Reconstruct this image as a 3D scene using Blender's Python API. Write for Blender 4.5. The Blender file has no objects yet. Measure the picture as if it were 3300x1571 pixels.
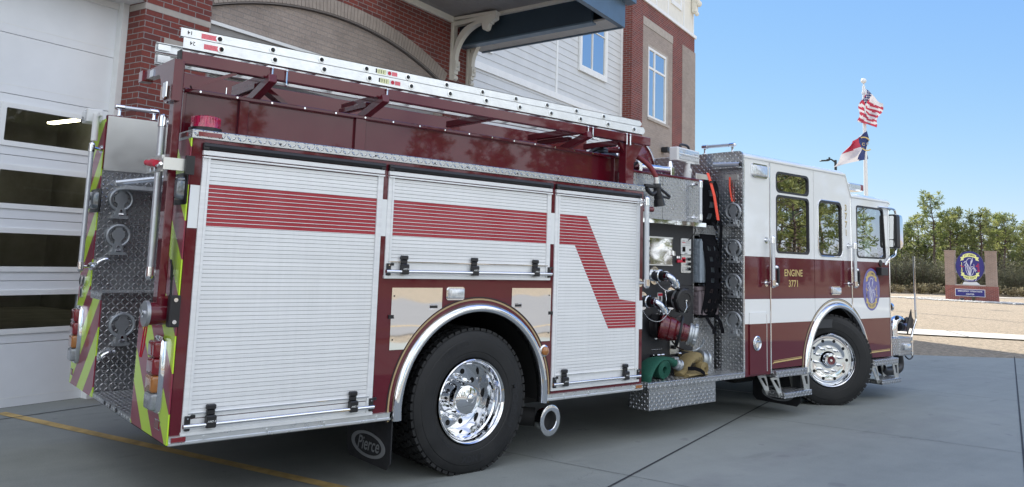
import bpy, bmesh, math, random
from mathutils import Vector, Matrix, geometry
random.seed(7)
R = math.radians
PI = math.pi
scn = bpy.context.scene
COL = scn.collection
# ------------------------------------------------------------------ camera, sky, sun, exposure
cam_d = bpy.data.cameras.new('camera'); cam = bpy.data.objects.new('camera', cam_d); COL.objects.link(cam)
_r = Vector((0.772377567, -0.634227942, 0.034464647)); _u = Vector((-0.103812102, -0.072521169, 0.991949458)); _d = Vector((0.626622647, 0.769737356, 0.121854260))
_m = Matrix((_r, _u, -_d)).transposed().to_4x4(); _m.translation = Vector((-1.522233, -4.756937, 1.594984))
cam.matrix_world = _m
cam_d.sensor_width = 36.0; cam_d.sensor_fit = 'HORIZONTAL'
cam_d.lens = 2538.155 / 3300.0 * 36.0
cam_d.shift_x = (1650.0 - 1605.067) / 3300.0
cam_d.shift_y = -(785.5 - 516.879) / 3300.0
cam_d.clip_start = 0.05; cam_d.clip_end = 2000.0
scn.camera = cam
SKY, FILL_CLOUD = 0.56, 0.94
SUN_EL, SUN_AZ = R(38.0), math.atan2(0.292, 0.956)        # azimuth measured from +Y towards +X
world = bpy.data.worlds.new('World'); scn.world = world; world.use_nodes = True
wn = world.node_tree.nodes; wl = world.node_tree.links
bg = wn['Background']; sky = wn.new('ShaderNodeTexSky'); sky.sky_type = 'NISHITA'; sky.sun_disc = False
sky.sun_elevation = SUN_EL; sky.sun_rotation = SUN_AZ
sky.altitude = 0.0; sky.air_density = 1.0; sky.dust_density = 0.0; sky.ozone_density = 3.0
_k = wn.new('ShaderNodeVectorMath'); _k.operation = 'SCALE'; _k.inputs[3].default_value = 0.15; wl.new(sky.outputs[0], _k.inputs[0])
_sx = wn.new('ShaderNodeSeparateXYZ'); wl.new(_k.outputs[0], _sx.inputs[0]); _q = wn.new('ShaderNodeCombineXYZ')
for _i, (_p, _s2) in enumerate(((0.80, 0.615), (0.58, 0.67), (0.06, 0.84))):      # softer falloff from the horizon to the zenith
    _pw = wn.new('ShaderNodeMath'); _pw.operation = 'POWER'; _pw.inputs[1].default_value = _p; wl.new(_sx.outputs[_i], _pw.inputs[0])
    _ml = wn.new('ShaderNodeMath'); _ml.operation = 'MULTIPLY'; _ml.inputs[1].default_value = _s2 / 0.15 * SKY; wl.new(_pw.outputs[0], _ml.inputs[0]); wl.new(_ml.outputs[0], _q.inputs[_i])
# unseen cloud added as fill for the shade, on the sky opposite the sun
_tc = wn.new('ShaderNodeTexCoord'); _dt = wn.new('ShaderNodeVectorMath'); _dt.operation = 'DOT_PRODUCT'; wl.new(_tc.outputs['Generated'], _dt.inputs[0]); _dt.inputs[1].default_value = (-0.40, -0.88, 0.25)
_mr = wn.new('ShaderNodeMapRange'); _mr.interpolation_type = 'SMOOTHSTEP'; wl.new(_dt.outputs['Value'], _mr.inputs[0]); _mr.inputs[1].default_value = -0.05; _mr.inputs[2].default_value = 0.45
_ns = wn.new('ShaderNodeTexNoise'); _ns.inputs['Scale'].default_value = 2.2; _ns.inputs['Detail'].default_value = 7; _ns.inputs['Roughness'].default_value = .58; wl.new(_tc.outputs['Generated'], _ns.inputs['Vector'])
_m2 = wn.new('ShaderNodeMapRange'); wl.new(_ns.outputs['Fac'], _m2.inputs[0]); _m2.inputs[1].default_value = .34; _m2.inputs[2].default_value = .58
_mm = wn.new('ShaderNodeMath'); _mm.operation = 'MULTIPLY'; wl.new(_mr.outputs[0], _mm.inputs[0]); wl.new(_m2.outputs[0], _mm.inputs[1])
_mx = wn.new('ShaderNodeMix'); _mx.data_type = 'RGBA'; wl.new(_mm.outputs[0], _mx.inputs[0]); wl.new(_q.outputs[0], _mx.inputs[6]); _mx.inputs[7].default_value = (FILL_CLOUD * .97 / 0.15, FILL_CLOUD * 1.0 / 0.15, FILL_CLOUD * 1.02 / 0.15, 1)
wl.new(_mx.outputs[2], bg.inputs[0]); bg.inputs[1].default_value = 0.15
sd = bpy.data.lights.new('sun', 'SUN'); sd.energy = 5.0; sd.angle = R(0.53); sd.color = (1.0, 0.93, 0.82)
sun = bpy.data.objects.new('sun', sd); COL.objects.link(sun)
_s = Vector((math.sin(SUN_AZ) * math.cos(SUN_EL), math.cos(SUN_AZ) * math.cos(SUN_EL), math.sin(SUN_EL)))
sun.rotation_euler = (-_s).to_track_quat('-Z', 'Y').to_euler(); sun.location = _s * 60
scn.view_settings.view_transform = 'Standard'; scn.view_settings.look = 'None'
scn.view_settings.exposure = 1.08; scn.view_settings.gamma = 1.0; scn.view_settings.use_curve_mapping = False

# ------------------------------------------------------------------ node helpers and materials
class NT:
    def __init__(s, name):
        s.m = bpy.data.materials.new(name); s.m.use_nodes = True
        s.t = s.m.node_tree; s.n = s.t.nodes; s.l = s.t.links; s.b = s.n['Principled BSDF']; s.out = s.n['Material Output']
    def put(s, sock, v):
        if v is None: return
        if isinstance(v, bpy.types.NodeSocket): s.l.new(v, sock)
        elif isinstance(v, (tuple, list)) and len(v) == 3 and sock.type == 'RGBA': sock.default_value = (*v, 1)
        else: sock.default_value = v
    def math(s, op, a, b=None, c=None):
        n = s.n.new('ShaderNodeMath'); n.operation = op
        for i, v in enumerate((a, b, c)): s.put(n.inputs[i], v)
        return n.outputs[0]
    def mix(s, f, a, b):
        n = s.n.new('ShaderNodeMix'); n.data_type = 'RGBA'
        s.put(n.inputs[0], f); s.put(n.inputs[6], a); s.put(n.inputs[7], b); return n.outputs[2]
    def pos(s):
        g = s.n.new('ShaderNodeNewGeometry'); x = s.n.new('ShaderNodeSeparateXYZ'); s.l.new(g.outputs['Position'], x.inputs[0])
        y = s.n.new('ShaderNodeSeparateXYZ'); s.l.new(g.outputs['Normal'], y.inputs[0])
        s.P = g.outputs['Position']; return x.outputs, y.outputs
    def noise(s, scale, detail=4, rough=.55, vec=None, dist=0.):
        n = s.n.new('ShaderNodeTexNoise'); n.inputs['Scale'].default_value = scale; n.inputs['Detail'].default_value = detail
        n.inputs['Roughness'].default_value = rough; n.inputs['Distortion'].default_value = dist
        if vec is None: vec = s.n.new('ShaderNodeNewGeometry').outputs['Position']
        s.l.new(vec, n.inputs['Vector']); return n.outputs['Fac']
    def scale(s, v, sc):
        n = s.n.new('ShaderNodeVectorMath'); n.operation = 'MULTIPLY'; s.l.new(v, n.inputs[0]); n.inputs[1].default_value = sc; return n.outputs[0]
    def comb(s, x, y, z=0.):
        n = s.n.new('ShaderNodeCombineXYZ'); s.put(n.inputs[0], x); s.put(n.inputs[1], y); s.put(n.inputs[2], z); return n.outputs[0]
    def ramp(s, f, lo, hi, a=0., b=1.):
        n = s.n.new('ShaderNodeMapRange'); s.put(n.inputs[0], f)
        for i, v in enumerate((lo, hi, a, b)): n.inputs[i + 1].default_value = v
        return n.outputs[0]
    def bump(s, h, dist, strength=1.):
        n = s.n.new('ShaderNodeBump'); n.inputs['Distance'].default_value = dist; n.inputs['Strength'].default_value = strength
        s.put(n.inputs['Height'], h); s.l.new(n.outputs[0], s.b.inputs['Normal']); return n
    def set(s, col=None, rough=None, metal=None, **k):
        s.put(s.b.inputs['Base Color'], col); s.put(s.b.inputs['Roughness'], rough); s.put(s.b.inputs['Metallic'], metal)
        for a, v in k.items(): s.put(s.b.inputs[a.replace('_', ' ')], v)
        return s.m

def simple(name, col, rough=.5, metal=0., var=.0, vs=6., **k):
    t = NT(name)
    if var:
        f = t.noise(vs, 5, .6); c = t.mix(t.ramp(f, .3, .7), tuple(x * (1 - var) for x in col), tuple(min(1, x * (1 + var)) for x in col))
        r = t.ramp(t.noise(vs * 2.3, 4), .3, .7, rough * .85, min(1, rough * 1.15))
        return t.set(c, r, metal, **k)
    return t.set(col, rough, metal, **k)

M = {}
MAROON = (0.098, 0.0036, 0.0115)
def paint(name, col, wav=.0):
    t = NT(name)
    n = t.noise(60, 3); h = n
    d = t.noise(3.0, 4, .6)
    c = t.mix(t.ramp(d, .35, .75), col, tuple(x * 1.12 + .002 for x in col))
    t.set(c, .35, 0., Coat_Weight=1., Coat_Roughness=.03, Specular_IOR_Level=.1)
    if wav:
        w = t.noise(2.2, 2, .4); t.bump(t.math('ADD', w, t.math('MULTIPLY', n, .0005)), wav)
    else: t.bump(t.noise(1.5, 2, .4), .002)
    return t.m
M['maroon'] = paint('maroon_paint', MAROON)
M['maroon_wavy'] = paint('maroon_panel_paint', MAROON, .005)
M['white_paint'] = paint('white_paint', (.80, .81, .80))
def shutter():
    t = NT('shutter_satin_aluminium'); g = t.n.new('ShaderNodeNewGeometry').outputs['Position']
    f = t.noise(1., 3, .6, t.scale(g, (.5, 1., 39.7))); b = t.noise(1.1, 5, .65); s = t.noise(1., 4, .7, t.scale(g, (26., 1., 1.3)))
    k = t.math('ADD', t.math('MULTIPLY', f, .5), t.math('ADD', t.math('MULTIPLY', b, .3), t.math('MULTIPLY', s, .2)))
    t.set(t.mix(t.ramp(k, .36, .64), (.70, .715, .72), (.85, .86, .865)), t.ramp(b, .3, .7, .34, .5), .2); return t.m
M['shutter'] = shutter()
M['red_stripe'] = simple('red_reflective_vinyl', (.34, .008, .022), .35, 0, .06, 5, Coat_Weight=.3)
M['white_vinyl'] = simple('white_vinyl', (.78, .8, .8), .35)
M['alu'] = simple('brushed_aluminium', (.74, .76, .77), .3, .9, .05, 8)
M['alu_rail'] = simple('ladder_aluminium', (.78, .80, .80), .38, .75, .06, 12)
M['grab'] = simple('grab_rail_aluminium', (.62, .65, .68), .38, .7, .05, 30)
M['chrome'] = simple('chrome', (.78, .79, .81), .05, 1.)
M['chrome_dark'] = simple('darkened_chrome', (.55, .57, .6), .09, 1., .1, 30)  # darker copy of the chrome, tones down bright reflections on the elbows
M['steel'] = simple('stainless_panel', (.66, .66, .63), .42, 1., .05, 3)
M['mirror_steel'] = None
M['black'] = simple('black_plastic', (.012, .012, .014), .4)
M['black_panel'] = simple('black_textured_panel', (.022, .023, .027), .5, 0, .1, 30)
def rubber():
    t = NT('tyre_rubber'); n = t.noise(7, 6, .7); f = t.noise(60, 3, .6)
    t.set(t.mix(t.ramp(n, .38, .72), (.005, .0053, .006), (.017, .017, .0175)), t.ramp(n, .3, .7, .5, .75), 0.); t.bump(f, .0006); return t.m
M['rubber'] = rubber()
M['flap'] = simple('mudflap_rubber', (.012, .013, .016), .55, 0, .2, 10)
M['dark'] = simple('underbody_black', (.008, .008, .008), .8)
M['white_strap'] = simple('white_plate', (.72, .73, .72), .4)
M['grey_casting'] = simple('grey_cast_step', (.36, .38, .40), .35, .6, .05, 25)
M['gold'] = simple('gold_leaf', (.66, .50, .20), .4, .2)
M['gold_dim'] = simple('gold_pinstripe', (.42, .32, .17), .45, .1)
M['red_lens'] = simple('red_lens', (.20, .008, .014), .12, 0, 0, 1, Coat_Weight=1.)
M['amber_lens'] = simple('amber_lens', (.36, .14, .03), .12, 0, 0, 1, Coat_Weight=1.)
M['clear_lens'] = simple('clear_lens', (.6, .62, .63), .12, .35, .25, 60, Coat_Weight=1.)
M['grey_lens'] = simple('dusty_clear_lens', (.26, .28, .3), .2, .2, .2, 50, Coat_Weight=.6)
M['smoke_lens'] = simple('smoked_lens', (.16, .18, .2), .1, .3, .4, 50, Coat_Weight=1.)
M['beacon'] = simple('beacon_red', (.55, .02, .09), .12, 0, .35, 40, Coat_Weight=1., Transmission_Weight=.25)
M['orange_strap'] = simple('orange_webbing', (.85, .09, .05), .7)
M['webbing'] = simple('black_webbing', (.004, .004, .006), .9, 0, .2, 60, Specular_IOR_Level=.15)
M['hose_grey'] = simple('grey_hose', (.22, .26, .30), .85, 0, .15, 30)
M['hose_brown'] = simple('brown_hose', (.16, .13, .14), .85, 0, .15, 30)
M['hose_green'] = simple('green_hose', (.008, .085, .055), .8, 0, .15, 25)
M['hose_tan'] = simple('tan_hose', (.25, .19, .085), .85, 0, .12, 25)
M['hose_red'] = simple('red_booster_hose', (.17, .015, .02), .5, 0, .1, 20)
M['storz'] = simple('grey_coupling', (.45, .48, .5), .35, .7, .1, 30)
M['red_cast'] = simple('maroon_casting', (.12, .007, .012), .25, 0, .1, 20, Coat_Weight=.6)
M['pink'] = simple('pink_label', (.75, .16, .19), .5, 0, .25, 160)
M['yellow_label'] = simple('yellow_label', (.7, .72, .42), .5, 0, .2, 150)
M['ink'] = simple('black_ink', (.01, .01, .01), .6)
M['navy'] = simple('navy_enamel', (.028, .028, .19), .35)
M['emblem_blue'] = simple('emblem_purple_blue', (.14, .13, .36), .35)
M['emblem_yellow'] = simple('emblem_yellow', (.62, .47, .16), .4)
M['sign_yellow'] = simple('sign_yellow', (.82, .84, .33), .45)
M['emblem_white'] = simple('emblem_white', (.75, .75, .84), .4)
M['sign_red'] = simple('sign_red', (.55, .02, .05), .5)
M['seat'] = simple('seat_vinyl', (.03, .032, .036), .7)
M['interior'] = simple('cab_interior_grey', (.05, .052, .055), .8)

def diamond_plate():
    t = NT('diamond_tread_plate'); p, n = t.pos()
    ax = t.math('GREATER_THAN', t.math('ABSOLUTE', n[0]), .7); az = t.math('GREATER_THAN', t.math('ABSOLUTE', n[2]), .7)
    def sel(f, a, b): return t.math('ADD', t.math('MULTIPLY', f, b), t.math('MULTIPLY', t.math('SUBTRACT', 1., f), a))
    u = sel(ax, p[0], p[1]); v = sel(az, p[2], p[1])
    S = 1 / .033
    u = t.math('MULTIPLY', u, S); v = t.math('MULTIPLY', v, S)
    par = t.math('FLOORED_MODULO', t.math('ADD', t.math('FLOOR', u), t.math('FLOOR', v)), 2.)
    lu = t.math('SUBTRACT', t.math('FRACT', u), .5); lv = t.math('SUBTRACT', t.math('FRACT', v), .5)
    sg = t.math('SUBTRACT', t.math('MULTIPLY', par, 2.), 1.)
    lv = t.math('MULTIPLY', lv, sg)
    a = t.math('ABSOLUTE', t.math('MULTIPLY', t.math('ADD', lu, lv), .7071)); b = t.math('ABSOLUTE', t.math('MULTIPLY', t.math('SUBTRACT', lu, lv), .7071))
    d = t.math('ADD', t.math('DIVIDE', a, .58), t.math('DIVIDE', b, .19))
    h = t.ramp(d, .35, 1.05, 1., 0.)
    nz = t.noise(5, 4, .6)
    c = t.mix(h, (.47, .48, .49), (.95, .955, .96))  # lozenge highlights put into the base colour, flats kept darker
    r = t.math('ADD', t.ramp(h, 0, 1, .28, .22), t.ramp(nz, .3, .7, -.05, .06))
    t.set(c, r, .95); t.bump(h, .008, 1.); return t.m
M['dplate'] = diamond_plate()

def mirror_panel():
    t = NT('polished_stainless'); w = t.noise(1.6, 2, .4); t.set((.80, .81, .81), .03, 1.); t.bump(w, .004); return t.m
M['mirror_steel'] = mirror_panel()

def chevron(name, sgn, off):
    t = NT(name); p, n = t.pos()
    q = t.math('ADD', p[2], t.math('MULTIPLY', p[1], sgn)); f = t.math('FRACT', t.math('DIVIDE', t.math('ADD', q, off), .44))
    m = t.math('LESS_THAN', f, .48)
    rib = t.math('FRACT', t.math('MULTIPLY', p[1], 70.))
    c = t.mix(m, (.24, .017, .045), (.50, .74, .025)); t.set(c, .3, 0., Coat_Weight=.5)
    t.bump(t.math('ABSOLUTE', t.math('SUBTRACT', rib, .5)), .0006, .5); return t.m
M['chev_near'] = chevron('lime_chevron_descending', -1., .015)
M['chev_far'] = chevron('lime_chevron_rising', 1., .10)

def cab_paint():
    t = NT('cab_two_tone_paint'); p, n = t.pos(); z = p[2]
    up = t.math('GREATER_THAN', z, 1.694); s1 = t.math('GREATER_THAN', z, .994); s2 = t.math('LESS_THAN', z, 1.248)
    w = t.math('MAXIMUM', up, t.math('MULTIPLY', s1, s2))
    c = t.mix(w, MAROON, (.80, .81, .80)); n1 = t.noise(50, 3)
    t.set(c, .35, 0., Coat_Weight=1., Coat_Roughness=.03, Specular_IOR_Level=.1); t.bump(t.math('ADD', t.math('MULTIPLY', t.noise(1.7, 2, .4), 1.), t.math('MULTIPLY', n1, .001)), .004); return t.m
M['cab_paint'] = cab_paint()

def glass(name, tint, spec=.9, tr=1.):
    t = NT(name); t.n.remove(t.b)
    a = t.n.new('ShaderNodeBsdfTransparent'); a.inputs[0].default_value = (*tint, 1)
    g = t.n.new('ShaderNodeBsdfGlossy'); g.inputs['Roughness'].default_value = .01; g.inputs['Color'].default_value = (spec,) * 3 + (1,)
    f = t.n.new('ShaderNodeFresnel'); f.inputs[0].default_value = 1.5; x = t.n.new('ShaderNodeMixShader')
    t.l.new(t.math('ADD', t.math('MULTIPLY', f.outputs[0], .6), .003), x.inputs[0]); t.l.new(a.outputs[0], x.inputs[1]); t.l.new(g.outputs[0], x.inputs[2]); t.l.new(x.outputs[0], t.out.inputs[0])
    return t.m
M['tint_glass'] = glass('tinted_cab_glass', (.07, .085, .08))
M['mid_glass'] = glass('grey_cab_glass', (.25, .3, .28))
M['front_glass'] = glass('clear_cab_glass', (.62, .74, .70))
M['window_pane'] = glass('door_window_glass', (.55, .6, .64), .9)
def house_glass():
    t = NT('reflective_house_glass'); t.set((.66, .66, .64), .03, 1.); t.bump(t.noise(.7, 2, .4), .003); return t.m
M['house_pane'] = house_glass()

A18 = R(18.0); E1 = Vector((math.cos(A18), math.sin(A18), 0)); E2 = Vector((-math.sin(A18), math.cos(A18), 0))
def brick(name, c1, c2, mortar, u_ax=E1, v_ax=E2, bump=.004):
    t = NT(name); g = t.n.new('ShaderNodeNewGeometry')
    def dot(v, a):
        n = t.n.new('ShaderNodeVectorMath'); n.operation = 'DOT_PRODUCT'; t.l.new(v, n.inputs[0]); n.inputs[1].default_value = a; return n.outputs['Value']
    P = g.outputs['Position']; f = t.math('GREATER_THAN', t.math('ABSOLUTE', dot(g.outputs['Normal'], u_ax)), .7)
    s = t.math('ADD', t.math('MULTIPLY', f, dot(P, v_ax)), t.math('MULTIPLY', t.math('SUBTRACT', 1., f), dot(P, u_ax)))
    z = dot(P, Vector((0, 0, 1)))
    b = t.n.new('ShaderNodeTexBrick'); t.l.new(t.comb(s, z, 0.), b.inputs['Vector'])
    b.inputs['Scale'].default_value = 1.; b.inputs['Brick Width'].default_value = .203; b.inputs['Row Height'].default_value = .0655
    b.inputs['Mortar Size'].default_value = .0052; b.inputs['Mortar Smooth'].default_value = .1; b.inputs['Bias'].default_value = -.35
    b.offset = .5; b.squash = 1.
    t.put(b.inputs['Color1'], c1); t.put(b.inputs['Color2'], c2); t.put(b.inputs['Mortar'], mortar)
    big = t.noise(1.3, 4, .6); fine = t.noise(45, 4, .7)
    k = t.math('MULTIPLY', t.ramp(big, .3, .7, .86, 1.1), t.ramp(fine, .3, .7, .8, 1.18))
    hs = t.n.new('ShaderNodeHueSaturation'); t.l.new(b.outputs[0], hs.inputs['Color']); t.l.new(k, hs.inputs['Value'])
    t.set(hs.outputs[0], .85, 0.); t.bump(t.math('ADD', t.math('MULTIPLY', b.outputs['Fac'], -1.), t.math('MULTIPLY', fine, .25)), bump); return t.m
M['red_brick'] = brick('red_brick', (.205, .046, .034), (.11, .036, .034), (.27, .245, .235))
M['tan_brick'] = brick('tan_brick', (.36, .30, .26), (.29, .245, .215), (.30, .27, .25))
M['limestone'] = simple('cast_stone', (.40, .36, .32), .85, 0, .12, 7)
M['soldier'] = simple('tan_soldier_brick', (.34, .29, .25), .85, 0, .12, 9)
M['mortar'] = simple('mortar', (.22, .2, .19), .9)
M['siding'] = simple('pale_lap_siding', (.62, .64, .65), .6, 0, .05, 2)
M['cream'] = simple('cream_trim_board', (.76, .74, .66), .6, 0, .05, 4)
M['trim_white'] = simple('white_trim', (.82, .83, .82), .5, 0, .04, 5)
M['door_white'] = simple('white_door_panel', (.80, .82, .84), .45, 0, .04, 2)
M['soffit'] = simple('grey_soffit', (.30, .29, .28), .7, 0, .08, 3)
M['soffit_light'] = simple('pale_soffit', (.50, .48, .45), .7, 0, .08, 3)
M['beam'] = simple('slate_blue_metal', (.035, .06, .085), .4, .2, .08, 3)
M['fascia'] = simple('blue_grey_fascia', (.10, .155, .21), .4, .2, .08, 3)
M['roofm'] = simple('roof_membrane', (.2, .2, .2), .8)
M['room'] = simple('bay_interior', (.32, .33, .35), .9, 0, .3, 1.2)
def emit(name, col, s):
    t = NT(name); t.set(col, .5, 0., Emission_Color=(*col, 1), Emission_Strength=s); return t.m
M['tube_light'] = emit('lit_fluorescent_tube', (1., .86, .5), 11.)

def concrete():
    t = NT('broom_finished_concrete'); g = t.n.new('ShaderNodeNewGeometry').outputs['Position']
    a = t.noise(.35, 5, .6); b = t.noise(3.5, 6, .65); c = t.noise(90, 3, .6); st = t.noise(1.2, 5, .6, t.scale(g, (.35, 2.2, 1.)), .6)
    k = t.math('ADD', t.math('MULTIPLY', a, .45), t.math('ADD', t.math('MULTIPLY', b, .25), t.math('MULTIPLY', st, .3)))
    col = t.mix(t.ramp(k, .38, .62), (.172, .188, .176), (.246, .262, .242))
    spot = t.ramp(t.noise(1.7, 3, .5, t.scale(g, (.5, 2.6, 1.)), .3), .66, .74)
    col = t.mix(t.math('MULTIPLY', spot, .4), col, (.115, .122, .118))
    col = t.mix(t.math('MULTIPLY', t.ramp(c, .35, .65), .25), col, (.34, .35, .33))
    sp = t.ramp(t.noise(4.5, 2, .4), .70, .74); col = t.mix(t.math('MULTIPLY', sp, .55), col, (.16, .16, .165))
    vo = t.n.new('ShaderNodeTexVoronoi'); vo.feature = 'DISTANCE_TO_EDGE'; vo.inputs['Scale'].default_value = .22; vo.inputs['Randomness'].default_value = 1.
    wv = t.n.new('ShaderNodeVectorMath'); wv.operation = 'ADD'; t.l.new(g, wv.inputs[0]); t.l.new(t.comb(t.noise(1.6, 4, .6), t.noise(2.1, 4, .6)), wv.inputs[1]); t.l.new(wv.outputs[0], vo.inputs['Vector'])
    ck = t.math('MULTIPLY', t.math('LESS_THAN', vo.outputs['Distance'], .0009), t.ramp(t.noise(.4, 2), .45, .6)); col = t.mix(t.math('MULTIPLY', ck, .6), col, (.14, .14, .14))
    xy = t.n.new('ShaderNodeSeparateXYZ'); t.l.new(g, xy.inputs[0])
    rad = t.math('SQRT', t.math('ADD', t.math('POWER', t.math('SUBTRACT', xy.outputs[0], 6.), 2.), t.math('POWER', t.math('ADD', xy.outputs[1], 16.), 2.)))
    for r0 in (15.1, 17.2, 13.0):
        w = t.ramp(t.math('ABSOLUTE', t.math('SUBTRACT', rad, r0)), .08, .16, 1., 0.); col = t.mix(t.math('MULTIPLY', t.math('MULTIPLY', w, t.ramp(t.noise(2.2, 5, .7), .42, .62)), .32), col, (.17, .17, .175))
    t.set(col, .8, 0.); t.bump(t.math('ADD', c, t.noise(25, 4, .6)), .0025, .6); return t.m
M['concrete'] = concrete()
M['joint'] = simple('joint_filler', (.03, .032, .035), .9)
def asphalt():
    t = NT('asphalt'); c = t.noise(120, 3, .7); a = t.noise(.6, 5, .6)
    t.set(t.mix(t.math('ADD', t.math('MULTIPLY', c, .6), t.math('MULTIPLY', a, .4)), (.13, .13, .128), (.26, .255, .25)), .85, 0.); t.bump(c, .004); return t.m
M['asphalt'] = asphalt()
def grass():
    t = NT('dormant_lawn'); g = t.n.new('ShaderNodeNewGeometry').outputs['Position']
    a = t.noise(9, 8, .8); b = t.noise(.9, 5, .6); c = t.noise(3.0, 5, .65, t.scale(g, (1., .35, 1.)), .4)
    col = t.mix(t.ramp(a, .40, .62), (.15, .130, .088), (.43, .345, .25))
    col = t.mix(t.ramp(b, .45, .8, 0., .45), col, (.36, .29, .21)); col = t.mix(t.ramp(c, .60, .70, 0., .55), col, (.20, .14, .085))
    t.set(col, .95, 0.); t.bump(a, .05, 1.); return t.m
M['grass'] = grass()
M['sidewalk'] = simple('pale_sidewalk', (.47, .45, .40), .85, 0, .08, 2.5)
M['yellow_line'] = simple('worn_yellow_paint', (.46, .32, .12), .75, 0, .3, 6)
M['white_line'] = simple('worn_white_paint', (.5, .5, .49), .8, 0, .25, 7)
M['stone'] = simple('white_gravel', (.5, .49, .46), .9, 0, .3, 3)
M['bark'] = simple('pine_bark', (.085, .06, .048), .95, 0, .4, 10)
def leaf(name, a, b, trans=.35):
    t = NT(name); oi = t.n.new('ShaderNodeObjectInfo').outputs['Random']; n = t.noise(1.1, 3, .6)
    c = t.mix(t.ramp(n, .35, .65), a, b); hs = t.n.new('ShaderNodeHueSaturation'); t.l.new(c, hs.inputs['Color']); t.l.new(t.ramp(oi, 0, 1, .8, 1.2), hs.inputs['Value'])
    t.b.inputs['Roughness'].default_value = .6; t.l.new(hs.outputs[0], t.b.inputs['Base Color'])
    tr = t.n.new('ShaderNodeBsdfTranslucent'); t.l.new(hs.outputs[0], tr.inputs[0]); x = t.n.new('ShaderNodeMixShader'); x.inputs[0].default_value = trans
    t.l.new(t.b.outputs[0], x.inputs[1]); t.l.new(tr.outputs[0], x.inputs[2]); t.l.new(x.outputs[0], t.out.inputs[0]); return t.m
M['needle'] = leaf('pine_needles', (.10, .135, .04), (.16, .19, .065), .5)
M['needle_b'] = leaf('yellow_pine_needles', (.19, .22, .07), (.27, .285, .10), .55)
M['shrub'] = leaf('shrub_leaves', (.11, .12, .07), (.19, .18, .11), .45)
M['drygrass'] = leaf('dry_tall_grass', (.32, .25, .13), (.42, .36, .2), .3)
M['flag_red'] = leaf('flag_red', (.34, .03, .06), (.38, .035, .07), .25)
M['flag_white'] = leaf('flag_white', (.52, .51, .54), (.56, .55, .58), .25)
M['flag_blue'] = leaf('flag_navy', (.02, .035, .13), (.02, .035, .13), .2)
M['pole_white'] = simple('white_flagpole', (.72, .74, .75), .35)
M['lamp_black'] = simple('lamp_dark_bronze', (.015, .018, .022), .5)
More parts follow.
